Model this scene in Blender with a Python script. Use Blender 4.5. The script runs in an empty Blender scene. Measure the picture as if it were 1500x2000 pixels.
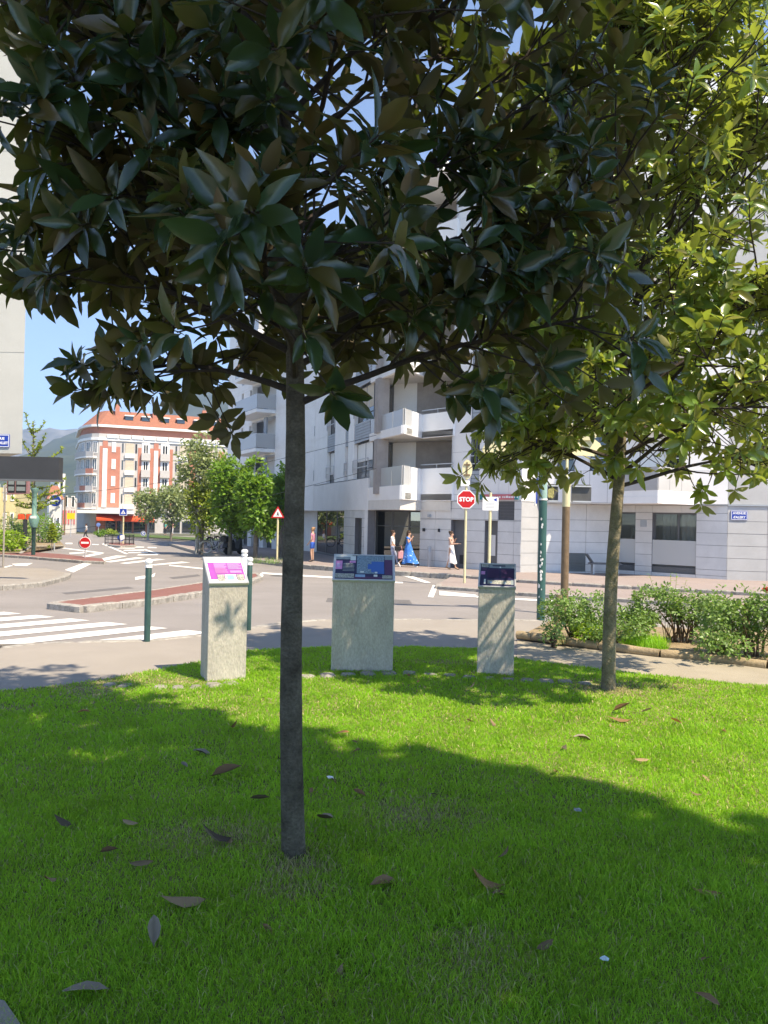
import bpy, bmesh, math, random
import numpy as np
from mathutils import Vector, Matrix, Euler, noise
R = math.radians
sc = bpy.context.scene
COL = sc.collection
# ------------------------------------------------------------------ camera
CAMZ, ROLL, PITCH, FPX = 1.65, 0.0216, math.atan(11 / 1500), 1500.0
cam_f = Vector((0, math.cos(PITCH), math.sin(PITCH)))
cam_lv = Vector((0, -math.sin(PITCH), math.cos(PITCH)))
cam_r = Vector((1, 0, 0)) * math.cos(ROLL) + cam_lv * math.sin(ROLL)
cam_u = Vector((-1, 0, 0)) * math.sin(ROLL) + cam_lv * math.cos(ROLL)
cd = bpy.data.cameras.new('camera')
cam = bpy.data.objects.new('camera', cd)
COL.objects.link(cam)
cd.sensor_fit = 'HORIZONTAL'; cd.sensor_width = 36; cd.lens = 36.0
cd.clip_start = 0.05; cd.clip_end = 20000
m3 = Matrix((cam_r, cam_u, -cam_f)).transposed()
cam.matrix_world = Matrix.Translation((0, 0, CAMZ)) @ m3.to_4x4()
sc.camera = cam
# ------------------------------------------------------------------ light
SUN_EL = R(56)
sun_az = math.atan2(0.765, -0.645)
SUN = Vector((math.sin(sun_az) * math.cos(SUN_EL), math.cos(sun_az) * math.cos(SUN_EL), math.sin(SUN_EL)))
w = bpy.data.worlds.new('World'); sc.world = w; w.use_nodes = True
nt = w.node_tree; nt.nodes.clear()
sky = nt.nodes.new('ShaderNodeTexSky'); sky.sky_type = 'NISHITA'; sky.sun_disc = False
sky.sun_elevation = SUN_EL; sky.sun_rotation = sun_az
sky.air_density = 0.8; sky.dust_density = 0.0; sky.ozone_density = 5.0; sky.altitude = 3500
bg = nt.nodes.new('ShaderNodeBackground'); bg.inputs['Strength'].default_value = 0.135
wo = nt.nodes.new('ShaderNodeOutputWorld')
nt.links.new(sky.outputs[0], bg.inputs[0]); nt.links.new(bg.outputs[0], wo.inputs[0])
ld = bpy.data.lights.new('sun', 'SUN'); ld.energy = 3.0; ld.angle = R(0.53); ld.color = (1.0, 0.955, 0.88)
lo = bpy.data.objects.new('sun', ld); COL.objects.link(lo)
lo.rotation_euler = SUN.to_track_quat('Z', 'Y').to_euler(); lo.location = (8, -6, 14)
sc.view_settings.view_transform = 'Standard'; sc.view_settings.look = 'None'
sc.view_settings.gamma = 1.0; sc.view_settings.exposure = 1.75
sc.view_settings.use_curve_mapping = False
sc.view_settings.use_white_balance = True; sc.view_settings.white_balance_temperature = 8000; sc.view_settings.white_balance_tint = 10
sc.cycles.max_bounces = 8; sc.cycles.transparent_max_bounces = 12
sc.cycles.use_denoising = True

# ------------------------------------------------------------------ ground shape and picture-to-place helpers
ZB = [(-1e4, 0), (9.3, 0), (27, -0.5), (48, -0.8), (85, -1.2), (1e5, -1.2)]
def GZ(y):
    for (a, za), (b, zb) in zip(ZB, ZB[1:]):
        if y <= b: return za + (zb - za) * (y - a) / (b - a)
    return -1.2
def ray(px, py):
    return cam_f + cam_r * ((px - 750) / FPX) + cam_u * ((1000 - py) / FPX)
def P(px, py, y):
    d = ray(px, py); t = y / d.y
    return Vector((d.x * t, y, CAMZ + d.z * t))
def HOR(px): return 1011 + (px - 750) * ROLL
def XP(px, y): return P(px, HOR(px), y).x
def GP(px, py, dz=0.0):
    lo_, hi = 0.5, 400.0
    for _ in range(60):
        m = (lo_ + hi) / 2
        p = P(px, py, m)
        if p.z > GZ(m) + dz: lo_ = m
        else: hi = m
    return P(px, py, lo_)

# ------------------------------------------------------------------ materials
MATS = {}
def mat(name, col, rough=0.8, var=0.12, scale=4.0, bump=0.0, bscale=30.0, spec=0.3, metal=0.0, col2=None, fine=0.0, stretch=None, emit=None, coat=0.0):
    if name in MATS: return MATS[name]
    m = bpy.data.materials.new(name); m.use_nodes = True; MATS[name] = m
    n = m.node_tree.nodes; l = m.node_tree.links
    b = n['Principled BSDF']
    b.inputs['Roughness'].default_value = rough; b.inputs['Metallic'].default_value = metal
    b.inputs['Specular IOR Level'].default_value = spec
    if coat: b.inputs['Coat Weight'].default_value = coat; b.inputs['Coat Roughness'].default_value = 0.08
    c = Vector(col[:3])
    g = n.new('ShaderNodeNewGeometry')
    src = g.outputs['Position']
    if stretch:
        mp = n.new('ShaderNodeVectorMath'); mp.operation = 'MULTIPLY'; mp.inputs[1].default_value = stretch
        l.new(src, mp.inputs[0]); src = mp.outputs[0]
    if var or col2:
        tx = n.new('ShaderNodeTexNoise'); tx.inputs['Scale'].default_value = scale; tx.inputs['Detail'].default_value = 7; tx.inputs['Roughness'].default_value = 0.65
        l.new(src, tx.inputs['Vector'])
        rp = n.new('ShaderNodeValToRGB')
        a = c * (1 - var); z = Vector(col2[:3]) if col2 else c * (1 + var)
        rp.color_ramp.elements[0].position = 0.32; rp.color_ramp.elements[1].position = 0.68
        rp.color_ramp.elements[0].color = (*a, 1); rp.color_ramp.elements[1].color = (*z, 1)
        l.new(tx.outputs['Fac'], rp.inputs[0]); out = rp.outputs[0]
        if fine:
            t2 = n.new('ShaderNodeTexNoise'); t2.inputs['Scale'].default_value = bscale * 2; t2.inputs['Detail'].default_value = 3
            l.new(src, t2.inputs['Vector'])
            mr = n.new('ShaderNodeMapRange'); mr.inputs[1].default_value = 0.3; mr.inputs[2].default_value = 0.7
            mr.inputs[3].default_value = 1 - fine; mr.inputs[4].default_value = 1 + fine
            l.new(t2.outputs['Fac'], mr.inputs[0])
            mx = n.new('ShaderNodeMix'); mx.data_type = 'RGBA'; mx.blend_type = 'MULTIPLY'; mx.inputs[0].default_value = 1
            l.new(out, mx.inputs[6]); l.new(mr.outputs[0], mx.inputs[7]); out = mx.outputs[2]
        l.new(out, b.inputs['Base Color'])
    else:
        b.inputs['Base Color'].default_value = (*c, 1)
    if bump:
        t3 = n.new('ShaderNodeTexNoise'); t3.inputs['Scale'].default_value = bscale; t3.inputs['Detail'].default_value = 6
        l.new(src, t3.inputs['Vector'])
        bp = n.new('ShaderNodeBump'); bp.inputs['Strength'].default_value = bump; bp.inputs['Distance'].default_value = 0.02
        l.new(t3.outputs['Fac'], bp.inputs['Height']); l.new(bp.outputs[0], b.inputs['Normal'])
    if emit:
        b.inputs['Emission Color'].default_value = (*emit[:3], 1); b.inputs['Emission Strength'].default_value = emit[3]
    return m

def leaf_mat(name, top, under, rough=0.35, trans=0.25, tcol=None, spec=0.5, var=0.35, patch=0.0, alt=None, altp=0.2):
    """a leaf blade: its own colour above and below, some light coming through"""
    m = bpy.data.materials.new(name); m.use_nodes = True; MATS[name] = m
    n = m.node_tree.nodes; l = m.node_tree.links
    b = n['Principled BSDF']; o = n['Material Output']
    g = n.new('ShaderNodeNewGeometry')
    rnd = n.new('ShaderNodeMapRange'); rnd.inputs[3].default_value = 1 - var; rnd.inputs[4].default_value = 1 + var
    oi = n.new('ShaderNodeObjectInfo'); ad = n.new('ShaderNodeMath'); fr = n.new('ShaderNodeMath'); fr.operation = 'FRACT'
    l.new(g.outputs['Random Per Island'], ad.inputs[0]); l.new(oi.outputs['Random'], ad.inputs[1]); l.new(ad.outputs[0], fr.inputs[0])
    l.new(fr.outputs[0], rnd.inputs[0])
    mx = n.new('ShaderNodeMix'); mx.data_type = 'RGBA'
    mx.inputs[6].default_value = (*top, 1); mx.inputs[7].default_value = (*under, 1)
    l.new(g.outputs['Backfacing'], mx.inputs[0])
    if patch:
        tn = n.new('ShaderNodeTexNoise'); tn.inputs['Scale'].default_value = 2.2; tn.inputs['Detail'].default_value = 5; l.new(g.outputs['Position'], tn.inputs['Vector'])
        pr_ = n.new('ShaderNodeMapRange'); pr_.inputs[1].default_value = 0.3; pr_.inputs[2].default_value = 0.7; pr_.inputs[3].default_value = 1 - patch; pr_.inputs[4].default_value = 1 + patch * .6; l.new(tn.outputs['Fac'], pr_.inputs[0])
        pm_ = n.new('ShaderNodeMath'); pm_.operation = 'MULTIPLY'; l.new(rnd.outputs[0], pm_.inputs[0]); l.new(pr_.outputs[0], pm_.inputs[1]); rnd = pm_
    ml = n.new('ShaderNodeMix'); ml.data_type = 'RGBA'; ml.blend_type = 'MULTIPLY'; ml.inputs[0].default_value = 1
    base = mx.outputs[2]
    if alt:      # a share of the leaves is of another tint
        m7 = n.new('ShaderNodeMath'); m7.operation = 'MULTIPLY'; m7.inputs[1].default_value = 7.31; l.new(fr.outputs[0], m7.inputs[0])
        f7 = n.new('ShaderNodeMath'); f7.operation = 'FRACT'; l.new(m7.outputs[0], f7.inputs[0])
        r7 = n.new('ShaderNodeMapRange'); r7.inputs[1].default_value = 1 - 1.6 * altp; r7.inputs[2].default_value = 1 - .4 * altp; l.new(f7.outputs[0], r7.inputs[0])
        ma = n.new('ShaderNodeMix'); ma.data_type = 'RGBA'; ma.inputs[7].default_value = (*alt, 1); l.new(r7.outputs[0], ma.inputs[0]); l.new(base, ma.inputs[6]); base = ma.outputs[2]
    l.new(base, ml.inputs[6]); l.new(rnd.outputs[0], ml.inputs[7])
    l.new(ml.outputs[2], b.inputs['Base Color'])
    rm = n.new('ShaderNodeMix'); rm.data_type = 'FLOAT'; rm.inputs[2].default_value = rough; rm.inputs[3].default_value = min(0.9, rough + 0.3)
    l.new(g.outputs['Backfacing'], rm.inputs[0]); l.new(rm.outputs[0], b.inputs['Roughness'])
    b.inputs['Specular IOR Level'].default_value = spec
    t = n.new('ShaderNodeBsdfTranslucent')
    tc = tcol or (top[0] * 2.2, top[1] * 2.2, top[2] * 1.0)
    t.inputs[0].default_value = (*tc, 1)
    ms = n.new('ShaderNodeMixShader'); ms.inputs[0].default_value = trans
    l.new(b.outputs[0], ms.inputs[1]); l.new(t.outputs[0], ms.inputs[2]); l.new(ms.outputs[0], o.inputs['Surface'])
    return m

def glass_mat(name, tint, clear=0.0, rough=0.02, ior=1.6):
    """window glass: clear = share of the light let straight through, the rest a dark tint under a reflecting surface"""
    m = bpy.data.materials.new(name); m.use_nodes = True; MATS[name] = m
    n = m.node_tree.nodes; l = m.node_tree.links
    b = n['Principled BSDF']; o = n['Material Output']
    b.inputs['Base Color'].default_value = (*tint, 1); b.inputs['Roughness'].default_value = rough
    b.inputs['IOR'].default_value = ior; b.inputs['Specular IOR Level'].default_value = 0.8
    if clear:
        t = n.new('ShaderNodeBsdfTransparent'); t.inputs[0].default_value = (0.93, 0.96, 0.95, 1)
        ms = n.new('ShaderNodeMixShader'); ms.inputs[0].default_value = clear
        l.new(b.outputs[0], ms.inputs[1]); l.new(t.outputs[0], ms.inputs[2]); l.new(ms.outputs[0], o.inputs['Surface'])
    return m

M_white = mat('white_paint', (0.80, 0.79, 0.76), 0.5, 0.04, 3)
M_whitefac = mat('white_render', (0.86, 0.86, 0.85), 0.8, 0.05, 1.2, 0.05, 60)
M_band = mat('pale_grey_render', (0.78, 0.77, 0.755), 0.85, 0.06, 0.7, 0.06, 60)
M_panel = mat('grey_stone_panel', (0.64, 0.64, 0.63), 0.75, 0.09, 1.3, 0.08, 50, fine=0.05)
M_panelb = mat('light_stone_panel', (0.43, 0.43, 0.425), 0.75, 0.07, 1.3, 0.08, 50, fine=0.05)
M_joint = mat('panel_joint', (0.16, 0.16, 0.17), 0.9, 0.1)
M_louvre = mat('grey_louvre', (0.36, 0.40, 0.44), 0.5, 0.06, 2)
M_dark = mat('dark_metal', (0.03, 0.032, 0.036), 0.45, 0.1)
M_frame = mat('grey_window_frame', (0.12, 0.125, 0.13), 0.4, 0.05)
M_rail = mat('galvanised_rail', (0.50, 0.51, 0.52), 0.4, 0.05, metal=0.4)
M_loggia = mat('brown_grey_loggia', (0.33, 0.30, 0.28), 0.8, 0.12, 2)
M_soffit = mat('soffit', (0.62, 0.60, 0.56), 0.85, 0.04)
M_glass = glass_mat('window_glass', (0.02, 0.026, 0.03))
M_shopglass = glass_mat('shop_glass', (0.012, 0.015, 0.016), 0.0, 0.01, 2.1)
M_clearglass = glass_mat('clear_glass', (0.05, 0.06, 0.06), 0.62)
M_frost = glass_mat('frosted_glass', (0.50, 0.51, 0.51), 0.12, 0.25, 1.45)
M_road = mat('asphalt', (0.235, 0.215, 0.203), 0.9, 0.10, 0.5, 0.25, 140, fine=0.16)
M_pave = mat('beige_pavement', (0.285, 0.255, 0.222), 0.9, 0.08, 0.7, 0.22, 150, fine=0.13)
M_path = mat('sandy_path', (0.32, 0.28, 0.215), 0.95, 0.14, 1.1, 0.3, 90, fine=0.18)
M_pink = mat('pink_asphalt', (0.285, 0.232, 0.212), 0.9, 0.08, 0.9, 0.2, 140, fine=0.13)
M_redasph = mat('red_asphalt', (0.215, 0.098, 0.082), 0.9, 0.10, 1.5, 0.2, 120, fine=0.13)
M_mark = mat('road_paint', (0.78, 0.76, 0.72), 0.7, 0.0, 6, 0.1, 120, col2=(0.66, 0.64, 0.60), fine=0.08)
def worn(m):
    n, l = m.node_tree.nodes, m.node_tree.links; b = n['Principled BSDF']; g = n.new('ShaderNodeNewGeometry')
    t = n.new('ShaderNodeTexNoise'); t.inputs['Scale'].default_value = 38; t.inputs['Detail'].default_value = 8; t.inputs['Roughness'].default_value = .75
    l.new(g.outputs['Position'], t.inputs['Vector']); r_ = n.new('ShaderNodeMapRange'); r_.inputs[1].default_value = .55; r_.inputs[2].default_value = .68; r_.inputs[4].default_value = .75; l.new(t.outputs['Fac'], r_.inputs[0])
    mx = n.new('ShaderNodeMix'); mx.data_type = 'RGBA'; mx.inputs[7].default_value = (.21, .195, .185, 1); l.new(r_.outputs[0], mx.inputs[0]); l.new(b.inputs['Base Color'].links[0].from_socket, mx.inputs[6]); l.new(mx.outputs[2], b.inputs['Base Color'])
worn(M_mark)
M_kerb = mat('granite_kerb', (0.30, 0.28, 0.25), 0.9, 0.35, 9, 0.5, 40, fine=0.25)
M_soil = mat('dry_soil', (0.26, 0.195, 0.115), 1.0, 0.35, 5, 0.7, 25, fine=0.3)
M_lawn = mat('lawn_soil', (0.10, 0.135, 0.03), 1.0, 0.25, 3, 0.5, 40, col2=(0.30, 0.26, 0.13), fine=0.3)
M_ground = mat('far_ground', (0.10, 0.105, 0.075), 1.0, 0.2, 0.02)
M_concrete = mat('board_marked_concrete', (0.40, 0.368, 0.315), 0.9, 0.15, 6, 0.5, 40, fine=0.14, stretch=(1, 1, 0.45))
M_bark = mat('magnolia_bark', (0.064, 0.053, 0.038), 0.9, 0.35, 6, 0.7, 38, col2=(0.135, 0.118, 0.088), fine=0.28, stretch=(1, 1, 1.25))
M_barkm = mat('mossy_bark', (0.12, 0.112, 0.055), 0.9, 0.3, 4, 0.8, 45, col2=(0.28, 0.23, 0.16), fine=0.25, stretch=(1, 1, 1.2))
M_twig = mat('dark_twig', (0.045, 0.034, 0.028), 0.85, 0.3, 20, 0.4, 60)
M_bark2 = mat('grey_bark', (0.16, 0.14, 0.115), 0.9, 0.3, 6, 0.5, 40)
M_birch = mat('pale_bark', (0.42, 0.40, 0.36), 0.9, 0.3, 5, 0.4, 40)
M_green = mat('green_post_paint', (0.028, 0.07, 0.062), 0.45, 0.2, 6, 0.05, 40)
M_teal = mat('faded_green_paint', (0.03, 0.115, 0.10), 0.5, 0.25, 5, 0.05, 40)
M_tealpale = mat('pale_green_paint', (0.26, 0.40, 0.36), 0.55, 0.15, 5)
M_cream = mat('cream_paint', (0.60, 0.545, 0.33), 0.5, 0.08, 4)
M_creamsign = mat('cream_sign_back', (0.66, 0.60, 0.36), 0.45, 0.06, 4)
M_brownpole = mat('brown_pole_paint', (0.17, 0.115, 0.065), 0.5, 0.2, 8)
M_red = mat('sign_red', (0.50, 0.016, 0.018), 0.4, 0.06, 4)
M_blue = mat('sign_blue', (0.012, 0.05, 0.34), 0.4, 0.08, 4)
M_signwhite = mat('sign_white', (0.78, 0.78, 0.77), 0.45, 0.03)
M_yellow = mat('sign_yellow', (0.75, 0.56, 0.02), 0.5, 0.05)
M_signgrey = mat('sign_dark_back', (0.085, 0.085, 0.085), 0.5, 0.15, 5)
M_wood = mat('weathered_wood', (0.27, 0.20, 0.12), 0.9, 0.3, 5, 0.5, 40, stretch=(4, 4, 0.6), fine=0.15)
M_log = mat('edging_log', (0.34, 0.26, 0.16), 0.9, 0.25, 3, 0.5, 30, fine=0.15)
M_black = mat('black_rubber', (0.012, 0.012, 0.013), 0.7, 0.1)
M_chrome = mat('bare_metal', (0.6, 0.6, 0.6), 0.3, 0.05, metal=0.9)
M_skin = mat('skin', (0.50, 0.30, 0.21), 0.6, 0.05, 20)
M_hair = mat('brown_hair', (0.045, 0.026, 0.016), 0.6, 0.2, 30)
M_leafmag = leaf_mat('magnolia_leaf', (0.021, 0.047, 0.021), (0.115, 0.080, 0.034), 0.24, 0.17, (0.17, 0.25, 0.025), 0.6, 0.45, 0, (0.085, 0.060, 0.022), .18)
M_leafmag2 = leaf_mat('sunlit_magnolia_leaf', (0.088, 0.155, 0.030), (0.19, 0.175, 0.07), 0.27, 0.29, (0.50, 0.62, 0.08), 0.55, 0.42, 0, (0.18, 0.17, 0.04), .3)  # brighter copy of the magnolia leaf, sunlight put into its colour
M_grass = leaf_mat('grass_blade', (0.18, 0.36, 0.028), (0.18, 0.36, 0.03), 0.5, 0.5, (0.50, 0.86, 0.07), 0.3, 0.40, 0.38)
M_drygrass = leaf_mat('dry_grass_blade', (0.46, 0.40, 0.20), (0.46, 0.40, 0.20), 0.6, 0.2, (0.3, 0.25, 0.1), 0.2, 0.3)
M_leafbush = leaf_mat('rose_bush_leaf', (0.14, 0.235, 0.055), (0.22, 0.29, 0.13), 0.4, 0.25, None, 0.4, 0.4)
M_leafbush2 = leaf_mat('yellow_green_shrub_leaf', (0.20, 0.31, 0.03), (0.22, 0.3, 0.06), 0.4, 0.35, None, 0.4, 0.35)
M_leaftree = leaf_mat('street_tree_leaf', (0.14, 0.27, 0.035), (0.18, 0.28, 0.07), 0.4, 0.4, (0.3,0.5,0.04), 0.4, 0.35)
M_leafolive = leaf_mat('grey_green_leaf', (0.22, 0.27, 0.12), (0.30, 0.34, 0.20), 0.45, 0.25, None, 0.4, 0.35)
M_leafyel = leaf_mat('yellow_green_leaf', (0.23, 0.30, 0.04), (0.26, 0.3, 0.08), 0.45, 0.3, None, 0.35, 0.3)
M_dead = leaf_mat('dead_leaf', (0.17, 0.095, 0.045), (0.24, 0.165, 0.095), 0.5, 0.08, None, 0.3, 0.4)
M_deadgrey = leaf_mat('grey_dead_leaf', (0.21, 0.175, 0.135), (0.07, 0.052, 0.04), 0.5, 0.05, None, 0.3, 0.3)
M_deadorange = leaf_mat('orange_dead_leaf', (0.36, 0.17, 0.06), (0.30, 0.17, 0.08), 0.5, 0.1, None, 0.3, 0.3)
M_tile = mat('red_roof_tile', (0.30, 0.125, 0.08), 0.85, 0.12, 3, 0.3, 8)
M_redwall = mat('red_wall', (0.47, 0.195, 0.135), 0.85, 0.08, 1.5)
M_creamwall = mat('cream_wall', (0.50, 0.475, 0.45), 0.85, 0.06, 1.5)
M_shutter = mat('cream_shutter', (0.60, 0.52, 0.40), 0.7, 0.04)
M_awning = mat('orange_red_awning', (0.62, 0.085, 0.03), 0.8, 0.08, 2)
M_tower = mat('pale_tower_wall', (0.50, 0.49, 0.44), 0.9, 0.07, 0.5, 0.1, 30, fine=0.04)
M_fascia = mat('dark_grey_fascia', (0.042, 0.043, 0.045), 0.6, 0.12, 1.5)

# ------------------------------------------------------------------ object helpers
def tag(o, label=None, cat=None, group=None, kind=None):
    if label: o['label'] = label
    if cat: o['category'] = cat
    if group: o['group'] = group
    if kind: o['kind'] = kind
    return o
def mw(o):
    m = o.matrix_basis.copy()
    if o.parent: m = mw(o.parent) @ o.matrix_parent_inverse @ m
    return m
def link(o, parent=None, world=False):
    COL.objects.link(o)
    if parent:
        o.parent = parent
        if world: o.matrix_parent_inverse = mw(parent).inverted()
    return o
def empty(name, loc=(0, 0, 0), rz=0.0, label=None, cat=None, group=None, kind=None, parent=None):
    o = bpy.data.objects.new(name, None); o.empty_display_size = 0.1
    o.location = loc; o.rotation_euler = (0, 0, rz)
    link(o, parent)
    return tag(o, label, cat, group, kind)
def copy_tree(o, parent=None, **kw):
    c = o.copy(); COL.objects.link(c); c.parent = parent
    if parent: c.matrix_parent_inverse = o.matrix_parent_inverse.copy()
    for ch in list(o.children): copy_tree(ch, c)
    for k, v in kw.items(): c[k] = v
    return c

class MB:
    def __init__(s): s.v = []; s.f = []; s.m = []
    def add(s, vs, fs, m=0):
        b = len(s.v); s.v += [tuple(x) for x in vs]
        for f in fs: s.f.append([b + i for i in f]); s.m.append(m)
        return s
    def obox(s, M4, m=0):
        vs = [M4 @ Vector((x, y, z)) for x in (-.5, .5) for y in (-.5, .5) for z in (-.5, .5)]
        return s.add(vs, [(0, 1, 3, 2), (4, 6, 7, 5), (0, 4, 5, 1), (2, 3, 7, 6), (0, 2, 6, 4), (1, 5, 7, 3)], m)
    def box(s, c, d, rz=0.0, m=0, rot=None):
        rm = rot.to_4x4() if rot else Matrix.Rotation(rz, 4, 'Z')
        return s.obox(Matrix.Translation(c) @ rm @ Matrix.Diagonal((*d, 1)), m)
    def bbox(s, c, d, bev, m=0, rz=0.0):
        """box with chamfered vertical and top edges"""
        x, y, z = d[0] / 2, d[1] / 2, d[2] / 2; b = bev
        ring = lambda e: [(-x + e, -y), (x - e, -y), (x, -y + e), (x, y - e), (x - e, y), (-x + e, y), (-x, y - e), (-x, -y + e)]
        L = [(p[0], p[1], -z) for p in ring(b)] + [(p[0], p[1], z - b) for p in ring(b)] + [(p[0] * (1 - b / x), p[1] * (1 - b / y), z) for p in ring(b)]
        T = Matrix.Translation(c) @ Matrix.Rotation(rz, 4, 'Z')
        fs = [list(range(7, -1, -1)), list(range(16, 24))]
        for k in (0, 8):
            fs += [(k + i, k + (i + 1) % 8, k + 8 + (i + 1) % 8, k + 8 + i) for i in range(8)]
        return s.add([T @ Vector(p) for p in L], fs, m)
    def tube(s, pts, rads, n=8, cap=True, m=0):
        pts = [Vector(p) for p in pts]
        if not hasattr(rads, '__len__'): rads = [rads] * len(pts)
        vs = []; prev = None
        for i, p in enumerate(pts):
            t = (pts[min(i + 1, len(pts) - 1)] - pts[max(i - 1, 0)]).normalized()
            a = prev if prev is not None else (Vector((0, 0, 1)) if abs(t.z) < 0.9 else Vector((1, 0, 0)))
            u = a - t * a.dot(t)
            if u.length < 1e-5: u = t.orthogonal()
            u.normalize(); prev = u; v = t.cross(u)
            for k in range(n):
                an = 2 * math.pi * k / n
                vs.append(p + (u * math.cos(an) + v * math.sin(an)) * rads[i])
        fs = []
        for i in range(len(pts) - 1):
            for k in range(n):
                a, b = i * n + k, i * n + (k + 1) % n
                fs.append((a, b, b + n, a + n))
        if cap: fs += [list(range(n - 1, -1, -1)), [(len(pts) - 1) * n + k for k in range(n)]]
        return s.add(vs, fs, m)
    def lathe(s, prof, n=16, c=(0, 0, 0), m=0, T=None):
        T = T or Matrix.Translation(c); vs = []; fs = []
        for r, z in prof:
            for k in range(n):
                a = 2 * math.pi * k / n; vs.append(T @ Vector((r * math.cos(a), r * math.sin(a), z)))
        for i in range(len(prof) - 1):
            for k in range(n):
                a, b = i * n + k, i * n + (k + 1) % n
                fs.append((a, b, b + n, a + n))
        fs += [list(range(n - 1, -1, -1)), [(len(prof) - 1) * n + k for k in range(n)]]
        return s.add(vs, fs, m)
    def prism(s, poly, z0, z1, m=0, T=None):
        n = len(poly); T = T or Matrix.Identity(4)
        area = sum(poly[i][0] * poly[(i + 1) % n][1] - poly[(i + 1) % n][0] * poly[i][1] for i in range(n))
        if area < 0: poly = poly[::-1]
        vs = [T @ Vector((p[0], p[1], z0)) for p in poly] + [T @ Vector((p[0], p[1], z1)) for p in poly]
        return s.add(vs, [list(range(n - 1, -1, -1)), list(range(n, 2 * n))] + [(i, (i + 1) % n, n + (i + 1) % n, n + i) for i in range(n)], m)
    def sphere(s, c, r, n=12, m=0, sc_=(1, 1, 1)):
        prof = [(max(1e-4, math.sin(math.pi * i / 8)) * r, -math.cos(math.pi * i / 8) * r) for i in range(9)]
        return s.lathe(prof, n, m=m, T=Matrix.Translation(c) @ Matrix.Diagonal((*sc_, 1)))
    def mesh(s, name, mats, smooth=False):
        me = bpy.data.meshes.new(name); me.from_pydata(s.v, [], s.f)
        for x in (mats if isinstance(mats, (list, tuple)) else [mats]): me.materials.append(x)
        if any(s.m): me.polygons.foreach_set('material_index', s.m)
        if smooth: me.polygons.foreach_set('use_smooth', [True] * len(me.polygons)); me.set_sharp_from_angle(angle=R(50))
        me.update(); return me
    def build(s, name, mats, parent=None, world=False, smooth=False):
        return link(bpy.data.objects.new(name, s.mesh(name, mats, smooth)), parent, world)

_CUBE = {}
def cube(name, m, M4, parent=None, world=True):
    if m.name not in _CUBE:
        _CUBE[m.name] = MB().obox(Matrix.Identity(4)).mesh('block_' + m.name, m)
    o = bpy.data.objects.new(name, _CUBE[m.name]); o.matrix_basis = M4
    return link(o, parent, world)

def text(s, size, m, parent, M4, name='lettering', depth=0.002, align='CENTER', bold=0.0):
    c = bpy.data.curves.new('txt', 'FONT'); c.body = s; c.size = size; c.align_x = align; c.align_y = 'CENTER'; c.extrude = depth; c.offset = bold
    c.resolution_u = 2
    t = bpy.data.objects.new('txt', c); COL.objects.link(t)
    dg = bpy.context.evaluated_depsgraph_get(); dg.update()
    me = bpy.data.meshes.new_from_object(t.evaluated_get(dg)); me.materials.clear(); me.materials.append(m)
    bpy.data.objects.remove(t); bpy.data.curves.remove(c)
    o = bpy.data.objects.new(name, me); o.matrix_basis = M4
    return link(o, parent)

def sheet(name, poly, dz, m, kind='structure', parent=None, smooth=False):
    """flat polygon laid on the ground shape, dz above it"""
    bm = bmesh.new(); bm.faces.new([bm.verts.new((p[0], p[1], 0)) for p in poly])
    bmesh.ops.triangulate(bm, faces=bm.faces[:])
    for yb, _ in ZB[1:-1]:
        bmesh.ops.bisect_plane(bm, geom=bm.verts[:] + bm.edges[:] + bm.faces[:], plane_co=(0, yb, 0), plane_no=(0, 1, 0))
    bmesh.ops.recalc_face_normals(bm, faces=bm.faces[:])
    for v in bm.verts: v.co.z = GZ(v.co.y) + dz
    for f in bm.faces:
        if f.normal.z < 0: f.normal_flip()
    bm.normal_update()
    if bm.faces and sum(f.normal.z for f in bm.faces) < 0: bmesh.ops.reverse_faces(bm, faces=bm.faces[:])
    me = bpy.data.meshes.new(name); bm.to_mesh(me); bm.free(); me.materials.append(m)
    o = link(bpy.data.objects.new(name, me), parent, bool(parent))
    if kind: o['kind'] = kind
    return o

class Fac:
    """a wall plane from A to B (seen left to right); u along it, d outwards, z up"""
    def __init__(s, A, B):
        s.A = Vector((A[0], A[1], 0)); d = Vector((B[0] - A[0], B[1] - A[1], 0)); s.L = d.length
        s.u = d.normalized(); s.n = Vector((s.u.y, -s.u.x, 0))
    def pt(s, u, d, z): return s.A + s.u * u + s.n * d + Vector((0, 0, z))
    def M(s, u0, u1, z0, z1, d0, d1):
        c = s.pt((u0 + u1) / 2, (d0 + d1) / 2, (z0 + z1) / 2)
        m = Matrix.Identity(4)
        m.col[0][:3] = s.u * (u1 - u0); m.col[1][:3] = -s.n * (d1 - d0); m.col[2][:3] = (0, 0, z1 - z0); m.col[3][:3] = c
        return m
    def upx(s, px):
        """u where the sight line through picture column px meets the wall"""
        d = ray(px, HOR(px)); k = d.x / d.y
        return (k * s.A.y - s.A.x) / (s.u.x - k * s.u.y)
    def z(s, px, py): 
        p = s.A + s.u * s.upx(px); return P(px, py, p.y).z
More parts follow.
